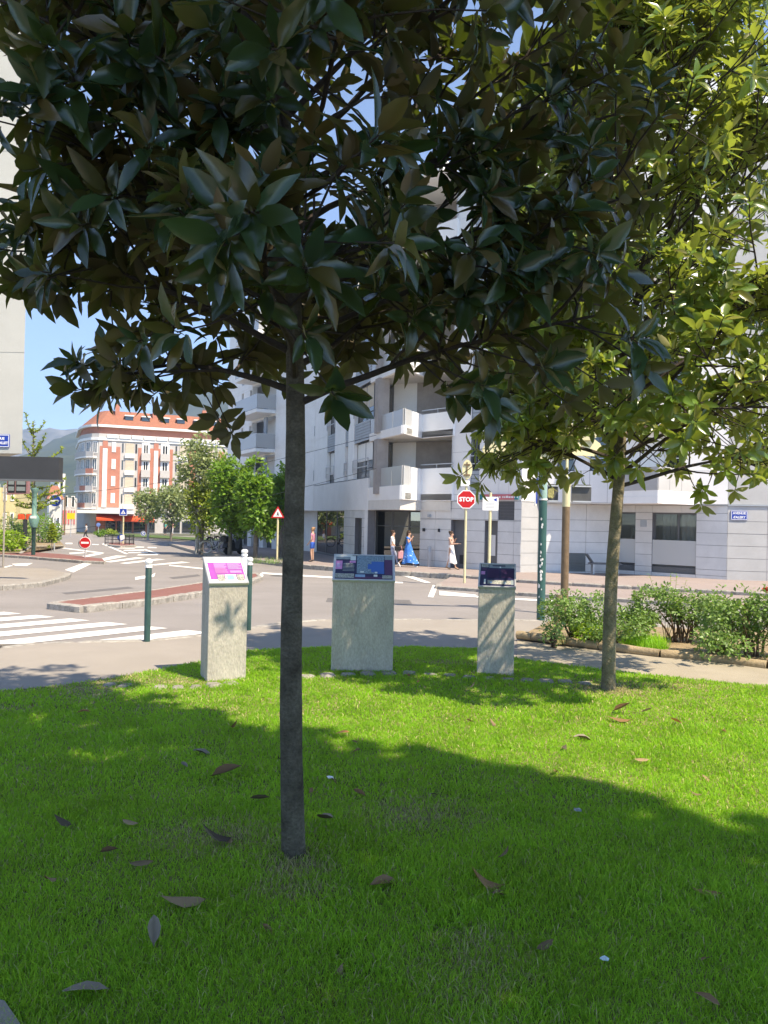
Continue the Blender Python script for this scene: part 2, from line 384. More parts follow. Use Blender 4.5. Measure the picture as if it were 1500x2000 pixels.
# ================================================================== GROUND
rnd = random.Random(7)
ground = MB()
gx = [-3300, -300, -60, -20, 20, 60, 300, 3300]; gy = [-300, -20, 9.3, 27, 48, 85, 140, 400, 3200]
gv = [(x, y, GZ(y) - 0.17) for y in gy for x in gx]
ground.add(gv, [(j * 8 + i, j * 8 + i + 1, j * 8 + 9 + i, j * 8 + 8 + i) for j in range(len(gy) - 1) for i in range(7)])
tag(ground.build('ground', M_ground), kind='structure')
sheet('road', [(-60, 4), (45, 4), (45, 100), (-60, 100)], -0.12, M_road)
def G2(px, py, dz=0.0):
    p = GP(px, py, dz); return (p.x, p.y)
near_kerb = [(-16, 5.2)] + [G2(*q) for q in ((0, 1266), (75, 1256), (150, 1254.5), (290, 1251.5), (400, 1240), (490, 1227), (560, 1216), (640, 1210), (850, 1210), (1060, 1212))] + [(6.6, 13.25), (18, 14.5)]
sheet('pavement', [(-16, -9), (18, -9)] + near_kerb[::-1], 0.0, M_pave)
lawn_edge = [(-9, 5.6)] + [G2(*q) for q in ((0, 1352), (120, 1341), (210, 1328), (330, 1307), (395, 1293), (480, 1273), (640, 1266), (800, 1266), (930, 1268), (1010, 1288), (1130, 1305), (1255, 1319), (1400, 1333), (1500, 1343))] + [(9, 6.2)]
lawn_poly = [(-9, -0.5), (9, -0.5)] + lawn_edge[::-1]
lawn = sheet('lawn', lawn_poly, 0.012, M_lawn)
log_edge = [G2(*q) for q in ((1010, 1251), (1040, 1254), (1172, 1270), (1291, 1284), (1384, 1291), (1500, 1306))] + [(7.5, 8.2)]
sheet('footpath', [p for p in lawn_edge if p[0] > 1.5] + [(9, 7.6)] + log_edge[::-1], 0.006, M_path)
bed_back = [(7.5, 12.6), (5, 12.4), G2(1075, 1218)]
sheet('planting_bed', log_edge + bed_back, 0.05, M_soil)
# near corner of paving beside the photographer
cs = sheet('paving_corner', [G2(-60, 1968), G2(8, 1984), G2(45, 2040), G2(-60, 2060)], 0.05, M_pave)

def in_poly(x, y, poly):
    c = False; n = len(poly)
    for i in range(n):
        x1, y1 = poly[i]; x2, y2 = poly[(i + 1) % n]
        if (y1 > y) != (y2 > y) and x < (x2 - x1) * (y - y1) / (y2 - y1) + x1: c = not c
    return c

stone_mesh = MB().bbox((0, 0, 0), (1, 1, 1), 0.12).mesh('kerb_stone', M_kerb)
def kerb(name, pts, top, h, w=0.2, step=1.0, seed=1):
    rr = random.Random(seed)
    k = empty(name, (pts[0][0], pts[0][1], GZ(pts[0][1]) + top), kind='structure')
    for a, b in zip(pts, pts[1:]):
        a, b = Vector((a[0], a[1], 0)), Vector((b[0], b[1], 0)); L = (b - a).length; n = max(1, round(L / step))
        for i in range(n):
            p, q = a.lerp(b, i / n), a.lerp(b, (i + 1) / n); p.z = GZ(p.y) + top; q.z = GZ(q.y) + top
            d = q - p; o = bpy.data.objects.new('kerb_stone', stone_mesh)
            ux = d.normalized(); uy = Vector((-ux.y, ux.x, 0)).normalized(); uz = ux.cross(uy)
            m = Matrix.Identity(4); wj = w * rr.uniform(.92, 1.08)
            m.col[0][:3] = ux * (d.length - rr.uniform(.008, .02)); m.col[1][:3] = uy * wj; m.col[2][:3] = uz * h
            m.col[3][:3] = (p + q) / 2 + uz * (-h / 2 + rr.uniform(-.006, .008)) + uy * rr.uniform(-.008, .008)
            o.matrix_basis = m; link(o, k, True)
    return k
kerb('near_kerb', near_kerb[1:-1], 0.008, 0.16, 0.16, 1.0, 3)
# left traffic island, red surface
isl = [G2(*q) for q in ((99, 1177), (163, 1184), (295, 1170), (398, 1155), (470, 1141), (508, 1126))]
islb = [G2(*q) for q in ((500, 1119), (470, 1124), (399, 1137), (295, 1153), (130, 1173))]
sheet('traffic_island', isl + islb, 0.0, M_redasph)
kerb('island_kerb', isl, 0.012, 0.16, 0.22, 0.9, 4)
kerb('island_kerb', [isl[-1]] + islb + [isl[0]], 0.012, 0.14, 0.12, 0.9, 5)
# far pavement with the cycle strip in front of it
strip_front = [G2(*q) for q in ((856, 1143), (934, 1148), (1013, 1155), (1177, 1165), (1500, 1184), (1800, 1200))]
far_front = [G2(*q) for q in ((330, 1062), (360, 1071), (388, 1079), (433, 1088), (492, 1094), (561, 1102), (610, 1107), (768, 1118), (880, 1125), (1013, 1136), (1177, 1146), (1500, 1163), (1800, 1178))]
sheet('cycle_strip', strip_front + far_front[:7:-1] + [G2(852, 1139)], -0.03, M_pink)
kerb('cycle_strip_kerb', [G2(858, 1138)] + strip_front, -0.02, 0.14, 0.2, 1.0, 6)
sheet('far_pavement', far_front + [(40, 26), (40, 82), (-18, 82)], 0.07, M_pink)
kerb('far_kerb', far_front, 0.08, 0.2, 0.22, 1.0, 7)
# far-left corner pavement and its planted bed
lp = [G2(*q) for q in ((-120, 1150), (0, 1144), (80, 1137), (125, 1126), (133, 1119), (90, 1110), (0, 1108), (-120, 1106))]
sheet('corner_pavement', lp, 0.0, M_pave)
kerb('corner_kerb', lp[:5], 0.012, 0.16, 0.22, 0.9, 8)
li = [G2(*q) for q in ((-100, 1078), (0, 1083), (60, 1087), (160, 1095), (205, 1097), (200, 1091), (120, 1082), (60, 1078), (-100, 1068))]
sheet('splitter_island', li, 0.0, M_redasph)
kerb('splitter_kerb', li[:5], 0.012, 0.16, 0.2, 1.0, 9)
lb = [G2(*q) for q in ((-150, 1080), (40, 1081), (60, 1068), (126, 1067), (118, 1058), (60, 1050), (-150, 1046))]
sheet('flower_bed', lb, 0.03, M_soil)
kerb('flower_bed_kerb', lb[1:4], 0.06, 0.2, 0.2, 1.2, 10)
vg = [G2(*q) for q in ((205, 1047), (300, 1052), (440, 1060), (470, 1056), (300, 1047), (215, 1043))]
sheet('grass_verge', vg, 0.12, mat('verge_grass', (0.07, 0.115, 0.03), 1, 0.35, 1.5, 0.8, 6))
kerb('verge_kerb', vg[:3], 0.03, 0.16, 0.25, 1.5, 11)
# ------------------------------------------------------------------ painted markings
marks = empty('road_markings', (0, 12, GZ(12) - 0.116), kind='structure')
def mark(poly, dz=-0.114, m=M_mark):
    sheet('marking', poly, dz, m, None, marks)
def markpx(q, dz=-0.114): mark([G2(x, y, -0.116) for x, y in q], dz)
zeb = empty('zebra_crossing', (-4, 12, GZ(12) - 0.116), kind='structure')
e1 = Vector((-0.79, 0.43)); bk = Vector((-1.52, -2.28))
for k in range(-2, 7):
    r0 = Vector((-3.43, 12.35)) + e1 * k; r1 = r0 + e1 * 0.56
    f0, f1 = ((0.60, 0.66) if k == -2 else (0.80, 0.88) if k == -1 else (1.0, 1.0))
    a, b = r0 + bk * f0, r1 + bk * f1
    sheet('stripe', [tuple(r0), tuple(r1), tuple(b), tuple(a)], -0.114, M_mark, None, zeb)
C4 = lambda q: [(60 + x / 5.77, 960 + y / 5.77) for x, y in q]
C6 = lambda q: [(x / 2.885, 1000 + y / 2.885) for x, y in q]
C7 = lambda q: [(380 + x / 2.273, 1060 + y / 2.273) for x, y in q]
for q in ([(430, 690), (445, 705), (640, 692), (600, 682)], [(540, 738), (600, 746), (830, 698), (720, 698)], [(700, 775), (800, 785), (1090, 727), (960, 722)],
          [(800, 592), (820, 585), (1100, 702), (1070, 705)], [(960, 640), (1000, 633), (1180, 635), (1165, 644)], [(1040, 667), (1060, 658), (1290, 653), (1275, 668)],
          [(1090, 694), (1110, 684), (1330, 678), (1315, 692)], [(1190, 720), (1220, 708), (1440, 702), (1430, 716)], [(1268, 655), (1290, 648), (1462, 705), (1436, 710)],
          [(830, 790), (900, 798), (1290, 748), (1190, 742)], [(1000, 808), (1080, 815), (1520, 765), (1420, 758)], [(1330, 825), (1400, 832), (1800, 800), (1700, 790)],
          [(385, 882), (480, 912), (690, 812), (585, 808)], [(285, 632), (305, 625), (830, 690), (800, 698)], [(390, 578), (470, 578), (470, 592), (395, 592)],
          [(1180, 620), (1280, 622), (1275, 632), (1176, 632)], [(1320, 624), (1420, 628), (1415, 638), (1316, 636)], [(690, 592), (770, 595), (765, 602), (690, 600)]):
    markpx(C4(q))
for q in ([(762, 368), (800, 361), (850, 358), (876, 343), (868, 366), (762, 384)], [(65, 293), (185, 288), (150, 305), (85, 303)],
          [(955, 298), (1150, 317), (1150, 324), (952, 304)], [(485, 543), (850, 500), (1150, 455), (1150, 467), (850, 513), (485, 550)], [(-60, 330), (60, 300), (75, 303), (-60, 338)]):
    markpx(C6(q), -0.110)
for q in ([(250, 172), (282, 150), (297, 133), (306, 146), (290, 166), (255, 182)], [(1035, 242), (1058, 188), (1080, 193), (1060, 244)], [(1085, 214), (1250, 232), (1250, 243), (1088, 234)],
          [(300, 132), (620, 152), (620, 159), (300, 139)], [(885, 140), (950, 143), (1050, 178), (1025, 180), (940, 152)], [(880, 173), (925, 175), (925, 181), (880, 180)], [(1250, 237), (1700, 262), (1700, 270), (1250, 244)]):
    markpx(C7(q), -0.110)

# worn patches and covers in the carriageway
M_patch = mat('dark_asphalt_patch', (0.135, 0.127, 0.125), 0.9, 0.12, 3, 0.25, 140, fine=0.2)
for q in ([(640, 1168), (800, 1172), (805, 1180), (636, 1176)], [(330, 1128), (386, 1122), (392, 1125), (338, 1131)], [(120, 1158), (250, 1146), (262, 1149), (130, 1161)]):
    sheet('asphalt_patch', [G2(x, y, -.12) for x, y in q], -0.1165, M_patch, None, marks)
for px_, py_, z_ in ((700, 1150, -.12), (545, 1125, -.12)):
    p_ = GP(px_, py_, z_); mh = MB().lathe([(.33, -.02), (.33, .006), (.30, .009), (.29, .005), (.001, .006)], 24).build('manhole_cover', M_signgrey if 0 else mat('cast_iron', (.09, .088, .085), .7, .3, 20, .4, 60)); mh.location = p_
    tag(mh, {700: 'round iron manhole cover in the road behind the widest pillar', 545: 'round iron manhole cover in the road near the far kerb'}[px_], 'manhole cover')

# ================================================================== BUILDINGS
def wall(parent, fac, u0, u1, z0, z1, ops, pw, ph, m, mj=None, gap=0.014, back=0.4, lines=None, jit=0.004):
    """panelled wall with openings: recessed backing plus one panel object per piece"""
    nu = max(1, round((u1 - u0) / pw))
    cu = [u0 + (u1 - u0) * i / nu for i in range(nu + 1)]
    cz = lines or [z0 + (z1 - z0) * i / max(1, round((z1 - z0) / ph)) for i in range(max(1, round((z1 - z0) / ph)) + 1)]
    def merge(base, extra, lim):
        out = [b for b in base if all(abs(b - e) > lim for e in extra) or b in (base[0], base[-1])]
        return sorted(set(out + list(extra)))
    cu = merge(cu, [o[i] for o in ops for i in (0, 1) if u0 < o[i] < u1], pw * 0.35)
    cz = merge(cz, [o[i] for o in ops for i in (2, 3) if z0 < o[i] < z1], ph * 0.35)
    bm_ = MB()
    for za, zb in zip(cz, cz[1:]):
        for ua, ub in zip(cu, cu[1:]):
            um, zm = (ua + ub) / 2, (za + zb) / 2
            if any(o[0] < um < o[1] and o[2] < zm < o[3] for o in ops): continue
            bm_.obox(fac.M(ua, ub, za, zb, -back, -0.025))
            j = rnd.uniform(-jit, jit)
            cube('panel', m, fac.M(ua + gap / 2, ub - gap / 2, za + gap / 2, zb - gap / 2, -0.0245, j), parent)
    bm_.build('wall', mj or M_joint, parent, True)

def window(parent, fac, u0, u1, z0, z1, d=-0.24, mull=(), trans=(), fm=None, gm=None, t=0.05, rail=None, name='window', blind=False):
    f = MB(); fm = fm or M_frame
    bar = lambda a, b, c, e: f.obox(fac.M(a, b, c, e, d - 0.03, d + 0.03))
    bar(u0, u0 + t, z0, z1); bar(u1 - t, u1, z0, z1); bar(u0 + t, u1 - t, z0, z0 + t); bar(u0 + t, u1 - t, z1 - t, z1)
    for k in mull: bar(u0 + (u1 - u0) * k - t / 2, u0 + (u1 - u0) * k + t / 2, z0 + t, z1 - t)
    for k in trans: bar(u0 + t, u1 - t, z0 + (z1 - z0) * k - t / 2, z0 + (z1 - z0) * k + t / 2)
    o = f.build(name, fm, parent, True)
    cube('pane', gm or M_glass, fac.M(u0 + t / 2, u1 - t / 2, z0 + t / 2, z1 - t / 2, d - 0.012, d + 0.004), o)
    if blind and rnd.random() < .5:
        cube('blind', M_shutter if rnd.random() < .3 else M_white, fac.M(u0 + t, u1 - t, z1 - (z1 - z0) * rnd.uniform(.2, .75), z1 - t, d + .006, d + .02), o)
    if rail:
        r = MB()
        for zz in rail: r.obox(fac.M(u0, u1, zz - 0.02, zz + 0.02, 0.02, 0.06))
        r.obox(fac.M(u0, u0 + .03, rail[0] - .25, rail[-1] - 0.021, 0.021, 0.058)); r.obox(fac.M(u1 - .03, u1, rail[0] - .25, rail[-1] - 0.021, 0.021, 0.058))
        r.build('railing', M_rail, o, True)
    return o
def slats(parent, fac, u0, u1, z0, z1, n, m=None, d=-0.05, name='louvre'):
    s = MB(); h = (z1 - z0) / n
    s.obox(fac.M(u0, u1, z0, z1, d - 0.05, d - 0.021), 1)
    for i in range(n): s.obox(fac.M(u0 + .01, u1 - .01, z0 + i * h + .012, z0 + (i + 1) * h - .012, d - 0.02, d + 0.02))
    return s.build(name, [m or M_louvre, M_joint], parent, True)

GB = -0.75   # base of the main building
bld = empty('apartment_building', (3, 36, GZ(36)), label='modern pale grey apartment block with corner balconies and stone panelled ground floor', cat='building')
P1, P2 = (-4.6, 50.0), (-0.81, 38.0)
S2 = Fac(P1, P2); S1 = Fac((-14, 68), P1)
S4 = Fac((1.7, 36.0), (XP(1018, 31.9), 31.9))
X1050 = (XP(1051, 32.3), 32.3); X1205 = (XP(1205, 32.7), 32.7); X1421 = (XP(1421, 29.8), 29.8)
PIER = Fac((XP(1018, 31.9), 31.9), X1050); S5 = Fac(X1050, X1205); S5B = Fac(X1205, X1421); S6 = Fac(X1421, (XP(1660, 29.0), 29.0))
S5U = Fac((XP(1052, 32.2), 32.2), X1421)
core = MB().prism([(-13, 69), (-3.8, 50.5), (0.3, 39.9), (3.7, 37.6), (6.6, 34), (10, 34.4), (13.9, 30.9), (18, 30.2), (30, 40), (20, 75)], -1.5, 18.3)
core.build('core', M_band, bld, True)
FL = [3.65 + 2.9 * i for i in range(6)]     # floor lines of the upper storeys
TOP = 18.8
# S2: tall white strips between window and louvre strips
zb0 = 2.0
cube('band', M_band, S2.M(0, S2.L + 0.05, zb0, 3.6, -0.4, 0.03), bld)
ed = [(600, 612), (636, 651), (671, 677), (688, 719)]
us = [(max(0.0, S2.upx(a)), min(S2.L, S2.upx(b))) for a, b in ed]
prev = 0.0
for i, (a, b) in enumerate(us):
    if a - prev > 0.05:
        nst = max(1, round((a - prev) / 1.0))
        for zf in FL[:5]: cube('strip', M_whitefac, S2.M(prev, a, zf, zf + 2.89, -0.4, 0.0), bld)
    for k, zf in enumerate(FL[:5]):
        window(bld, S2, a, b, zf, zf + 1.85, mull=(0.55,) if b - a > 1.5 else (), blind=True, rail=[zf + 0.55, zf + 0.95])
        slats(bld, S2, a, b, zf + 1.87, zf + 2.89, 7)
    prev = b
# S1: far wing of the same building, with stacked glass balconies
ops1 = []
b0u, b1u = S1.upx(488), S1.upx(534)
for zf in FL[:5]:
    ops1 += [(b0u, b1u, zf, zf + 2.5)]
for zf in FL[:5]:
    for q in (467, 483):
        ops1.append((S1.upx(q), S1.upx(q + 4), zf + .1, zf + 2.3))
wall(bld, S1, 0, S1.L, 2.0, TOP, ops1, 6, 2.9, M_whitefac, M_whitefac, gap=0.03)
for zf in FL[:5]:
    for q in (467, 483): window(bld, S1, S1.upx(q), S1.upx(q + 4), zf + .1, zf + 2.3)
    cube('loggia_wall', M_loggia, S1.M(b0u, b1u, zf, zf + 2.5, -1.6, -1.5), bld)
    bal = empty('balcony', S1.pt((b0u + b1u) / 2, 0, zf), parent=bld); bal.matrix_basis = mw(bld).inverted() @ Matrix.Translation(S1.pt((b0u + b1u) / 2, 0, zf))
    cube('slab', M_whitefac, S1.M(b0u, b1u, zf - .25, zf, -1.4, 1.5), bal)
    cube('glass_panel', M_frost, S1.M(b0u, b1u, zf + .05, zf + 1.1, 1.42, 1.46), bal)
    cube('glass_panel', M_frost, S1.M(b1u - .04, b1u, zf + .05, zf + 1.1, 0.0, 1.41), bal)
    cube('louvre_screen', M_louvre, S1.M(b1u - 1.8, b1u - 1.2, zf + .01, zf + 2.5, 0.2, 0.3), bal)
# ground floor of S1 and S2: dark columns and shop glass
for f, px0, px1, zt in ((S1, 445, 560, 2.0), (S2, 600, 672, 2.0)):
    ua, ub = max(0, f.upx(px0)), min(f.L, f.upx(px1))
    zb = GZ(f.pt(ua, 0, 0).y) + 0.05
    n = 3 if f is S2 else 5
    for i in range(n):
        a, b = ua + (ub - ua) * i / n, ua + (ub - ua) * (i + 1) / n
        window(bld, f, a + (.0 if f is S2 else 1.0), b, zb + 0.12, zt, d=-0.3, gm=M_shopglass, name='shop_window')
    if f is S1:
        for i in range(n):
            a = ua + (ub - ua) * i / n
            cube('column', M_panel, f.M(a, a + 1.0, zb, zt, -0.5, 0.05), bld)
    cube('plinth', M_joint, f.M(ua, ub, zb - .3, zb + 0.115, -0.4, -0.2), bld)
# S2 ground right of the shop: panelled wall with a dark door, then the recessed entrance
ua, ub = S2.upx(672), S2.L
zl = [GB + .47 * i for i in range(7)]; zl[-1] = 2.0
du = (S2.upx(693), S2.upx(707))
wall(bld, S2, ua, ub, zl[0], 2.0, [(du[0], du[1], zl[0], 1.6)], 1.2, 0.5, M_panel, lines=zl)
dr = MB().obox(S2.M(du[0], du[1], zl[0], 1.6, -0.3, -0.24)).build('door', M_frame, bld, True)
EN = Fac((-0.4, 38.7), (2.1, 37.5))
for i in range(3):
    a, b = EN.L * i / 3, EN.L * (i + 1) / 3
    window(bld, EN, a, b, GB + .05, 2.0, d=-0.02, trans=(0.72,), gm=M_shopglass, name='entrance_door' if i == 1 else 'entrance_glazing')
ENS = Fac((-0.78, 38.05), (-0.4, 38.7)); cube('entrance_wall', M_panel, ENS.M(0, ENS.L, GB, 2.0, -.2, 0), bld)
# S4 ground floor
ops = [(S4.upx(881), S4.upx(907), -1.0, 1.62), (S4.upx(947), S4.upx(972), -1.0, 1.62), (S4.upx(973), S4.upx(1004), 1.66, 2.45)]
zl = [-0.75, -0.28, 0.2, 0.68, 1.16, 1.64, 2.12, 2.5]
wall(bld, S4, 0, S4.L, -0.75, 2.5, ops, 1.0, 0.48, M_panel, lines=zl)
for i, o in enumerate(ops[:2]):
    d_ = MB().obox(S4.M(o[0], o[1], -0.75, o[3], -0.34, -0.28)).build('door', mat('grey_door', (0.15, 0.155, 0.16), .5, .06), bld, True)
    MB().obox(S4.M(o[1] - .16, o[1] - .12, 0.2, 0.5, -0.28, -0.24)).build('handle', M_chrome, d_, True)
    if i == 1:
        cube('notice', M_signwhite, S4.M(o[0] + .12, o[1] - .3, 0.1, 1.0, -0.279, -0.272), d_)
    else:
        cube('letter_flap', M_dark, S4.M(o[1] - .45, o[1] - .2, -0.35, 0.05, -0.279, -0.26), d_)
slats(bld, S4, ops[2][0], ops[2][1], 1.66, 2.45, 6, mat('dark_grille', (0.10, 0.10, 0.105), .5, .05), -0.06, 'grille')
for q, w_ in ((828, .10), (858, .07)): cube('wall_lamp', M_dark, S4.M(S4.upx(q), S4.upx(q) + w_, 1.05, 1.2, 0.005, 0.09), bld)
cube('camera_box', M_louvre, S4.M(S4.upx(838), S4.upx(842), 1.72, 1.86, 0.006, 0.12), bld)
# S4 upper wall
ua = S4.upx(880)
ops = []
for zf in FL[:5]:
    ops += [(S4.upx(917), S4.upx(934), zf - .9, zf + 2.0), (S4.upx(973), S4.upx(992), zf - 0.1, zf + 1.0)]
wall(bld, S4, ua, S4.L, 2.5, 17.5, ops, 2.0, 1.45, M_band, M_joint, gap=0.01)
for zf in FL[:5]:
    a, b = S4.upx(917), S4.upx(934)
    window(bld, S4, a, b, zf + .15, zf + 1.6, d=-0.12, mull=(0.5,), blind=True, rail=[zf + .45, zf + .8]); slats(bld, S4, a, b, zf - .9, zf + .15, 6, d=-.06); slats(bld, S4, a, b, zf + 1.6, zf + 2.0, 3, d=-.06)
    slats(bld, S4, S4.upx(973), S4.upx(992), zf - .1, zf + 1.0, 6, M_louvre, -0.06)
# corner loggias and balconies
b0 = (XP(718, 38.0), 38.0); b1 = (XP(785, 34.0), 34.0); b2 = (XP(821, 35.9), 35.9); b3 = (XP(881, 34.45), 34.45)
BK = Fac((XP(722, 38.9), 38.9), (XP(885, 36.9), 36.9))
inner = [(BK.B if False else (XP(885, 36.9), 36.9)), (XP(722, 38.9), 38.9)]
for k, zbk in enumerate([2.5] + [5.42 + 2.9 * i for i in range(4)]):
    base = Vector((1.6, 35.5, zbk))
    bal = empty('balcony', parent=bld); bal.matrix_basis = mw(bld).inverted() @ Matrix.Translation(base)
    MB().prism([b0, b1, b2, b3] + inner, zbk, zbk + 0.28).build('slab', M_soffit, bal, True)
    E = [Fac(b0, b1), Fac(b1, b2), Fac(b2, b3)]
    top = zbk + (1.5 if k == 0 else 1.12); lowp = zbk + (0.62 if k == 0 else 0.36)
    cube('parapet', M_band, E[0].M(0.02, E[0].L - 0.02, zbk - .02, lowp, -0.14, 0.01), bal)
    n = 3
    for i in range(n):
        cube('glass_panel', M_frost, E[0].M(E[0].L * i / n + .02, E[0].L * (i + 1) / n - .02, lowp + .01, top, -0.08, -0.05), bal)
    m_ = E[1].L * .45
    cube('parapet', M_whitefac, E[1].M(0, m_, zbk - .02, lowp, -0.14, 0.0), bal)
    cube('glass_panel', M_frost, E[1].M(.02, m_ - .02, lowp + .01, top, -0.08, -0.05), bal)
    cube('parapet', M_whitefac, E[1].M(m_, E[1].L, zbk - .02, top - .03, -0.14, 0.0), bal)
    cube('parapet', M_whitefac, E[2].M(0.0, E[2].L, zbk - .021, top - .03, -0.14, 0.0), bal)
    r = MB(); r.obox(E[2].M(-.1, E[2].L, top + .14, top + .18, -.1, -.05)); r.obox(E[2].M(.9, .93, top - .03, top + .139, -.1, -.06)); r.obox(E[2].M(E[2].L - .1, E[2].L - .07, top - .03, top + 1.9, -.1, -.06))
    r.build('railing', M_rail, bal, True)
    zt = zbk + 2.9 if k else 5.4
    cube('loggia_wall', M_loggia, BK.M(BK.L * .55, BK.L, zbk + .28, zt, -.1, 0), bld)
    cube('loggia_wall', M_band, BK.M(BK.L * .27, BK.L * .55, zbk + .28, zt, -.1, 0.002), bld)
    window(bld, BK, 0.05, BK.L * .27, zbk + .3, zt - .05, d=0.0, mull=(0.5,))
    MB().prism([(b0[0] + .25, b0[1] - .95), (b0[0] + .42, b0[1] - 1.45), (b0[0] + .95, b0[1] - 1.35), (b0[0] + .75, b0[1] - .85)], zbk + .28, zt).build('post', M_loggia, bld, True)
cube('roof_slab', M_whitefac, Fac(b0, b3).M(0, Fac(b0, b3).L, 17.0, 17.5, -3, 1.2), bld)
# canopy of pale render under the lowest balcony, over the entrance
MB().prism([b0, (b1[0] - .1, b1[1] + .25), b2, (3.0, 34.6), (2.2, 37.4), (-.5, 38.6)], 2.02, 2.49).build('entrance_soffit', M_soffit, bld, True)
# lit pier and S5
wall(bld, PIER, 0, PIER.L, -0.62, 2.43, [], 2, 0.5, M_panelb, lines=[-0.62, -0.2, 0.3, 0.8, 1.3, 1.8, 2.43])
wall(bld, PIER, 0, PIER.L, 2.45, 17.5, [], 2, 1.45, M_band, M_joint, gap=0.01)
zl = [-0.62, -0.15, 0.32, 0.79, 1.26, 1.73, 2.4]
vg_ = (S5.upx(1112), S5.upx(1145), -0.45, 0.32)
wall(bld, S5, 0, S5.L, -0.62, 2.4, [vg_], 1.15, 0.47, M_panel, lines=zl)
slats(bld, S5, vg_[0], vg_[1], vg_[2], vg_[3], 7, mat('grey_green_grille', (0.15, 0.17, 0.17), .6, .05), -0.05, 'vent_grille')
zl = [-0.6, -0.12, 0.36, 0.84, 1.32, 1.8, 2.4]
wa = (S5B.upx(1207), S5B.upx(1241), -0.35, 2.1); wb = (S5B.upx(1274), S5B.upx(1360), -0.35, 2.1)
wall(bld, S5B, 0, S5B.L, -0.6, 2.4, [wa, wb], 0.85, 0.48, M_panel, lines=zl)
wall(bld, S6, 0, S6.L, -0.6, 2.4, [], 1.3, 0.48, M_panelb, lines=zl)
def curtain(parent, fac, u0, u1, z0, z1, d, m, folds=9):
    c = MB(); n = folds * 6; vs = []
    for i in range(n + 1):
        u = u0 + (u1 - u0) * i / n
        for z in (z0, z1): vs.append(fac.pt(u, d + 0.035 * math.sin(i / 6 * 2 * math.pi) + .01 * math.sin(i * 1.7), z))
    c.add(vs, [(2 * i, 2 * i + 2, 2 * i + 3, 2 * i + 1) for i in range(n)])
    return c.build('curtain', m, parent, True, True)
M_curt = mat('white_curtain', (0.55, 0.57, 0.57), 0.9, 0.05, 3)
for q, mu in ((wa, ()), (wb, (0.57,))):
    wn = window(bld, S5B, q[0], q[1], q[2] + .25, q[3], d=-0.22, mull=mu, gm=M_clearglass, t=.07)
    cube('sill', M_frame, S5B.M(q[0], q[1], q[2], q[2] + .24, -.3, -.1), wn)
    cube('guard_glass', M_frost, S5B.M(q[0] + .01, q[1] - .01, q[2] + .33, q[2] + 1.33, -.06, -.035), wn)
    cube('lintel_box', M_panel, S5B.M(q[0], q[1], q[3] - .001, 2.4, -.3, -.05), wn)
    L = q[1] - q[0]
    if mu:
        curtain(bld, S5B, q[0] + L * .17, q[0] + L * .54, q[2] + .3, q[3] - .05, -.38, M_curt, 8)
        curtain(bld, S5B, q[0] + L * .60, q[0] + L * .93, q[2] + .3, q[3] - .05, -.36, M_white, 3)
    else: curtain(bld, S5B, q[0] + L * .55, q[0] + L * .95, q[2] + .3, q[3] - .6, -.38, M_curt, 4)
cube('plaque', M_louvre, S5B.M(S5B.upx(1251), S5B.upx(1263), 1.5, 1.78, 0.006, 0.03), bld)
# S5 / S6 upper walls
ops = []
for zf in FL[:5]:
    for q0, q1 in ((1085, 1120), (1150, 1185), (1300, 1335)):
        ops.append((S5U.upx(q0), S5U.upx(q1), zf + .1, zf + 2.0))
wall(bld, S5U, 0.0, S5U.L, 2.45, 17.5, ops, 2.6, 1.45, M_band, M_joint, gap=0.012)
for zf in FL[:5]:
    for q0, q1 in ((1085, 1120), (1150, 1185), (1300, 1335)):
        window(bld, S5U, S5U.upx(q0), S5U.upx(q1), zf + .1, zf + 2.0, mull=(.5,), blind=True, rail=[zf + .6, zf + 1.0])
MB().prism([X1050, tuple(S5U.pt(.05, -.03, 0)[:2]), tuple(S5U.pt(S5U.L, -.03, 0)[:2]), X1421, X1205], 2.405, 2.448).build('overhang_soffit', M_soffit, bld, True)
wall(bld, S6, 0, S6.L, 2.45, 17.5, [], 3.2, 2.9, M_panelb, M_joint, gap=0.012)
cube('ledge', M_louvre, S6.M(0, S6.L, 2.402, 2.447, -.3, .05), bld)
# seamed white attic
for f, a, b, zt in ((S4, ua, S4.L, 20.8), (S5U, 0, S5U.L, 21.3), (S6, 0, S6.L, 19.2)):
    n = max(1, round((b - a) / 0.45))
    MB().obox(f.M(a, b, 17.5, zt, -.5, -.03)).build('attic_wall', M_joint, bld, True)
    for i in range(n):
        cube('seam_panel', M_whitefac, f.M(a + (b - a) * i / n + .012, a + (b - a) * (i + 1) / n - .012, 17.5, zt, -.0295, 0), bld)
# box balcony over the window
c0 = tuple(S5U.pt(S5U.upx(1198), 0, 0)[:2]); c1 = (XP(1284, 29.1), 29.1); c2 = tuple(S5U.pt(S5U.upx(1354), 0.02, 0)[:2])
for k in range(4):
    zz = 2.42 + 2.9 * k
    bal = empty('balcony', parent=bld); bal.matrix_basis = mw(bld).inverted() @ Matrix.Translation((c1[0], c1[1] + .5, zz))
    MB().prism([c0, c1, c2], zz, zz + .27).build('slab', M_whitefac, bal, True)
    for f in (Fac(c0, c1), Fac(c1, c2)):
        n = 3 if f.L > 2 else 2
        cube('parapet', M_whitefac, f.M(0.01, f.L - .01, zz + .275, zz + .5, -.1, -.02), bal)
        for i in range(n):
            cube('parapet_panel', M_panelb if f.L > 2 else M_whitefac, f.M(f.L * i / n + .008, f.L * (i + 1) / n - .008, zz + .51, zz + 1.4, -.1, -.03), bal)
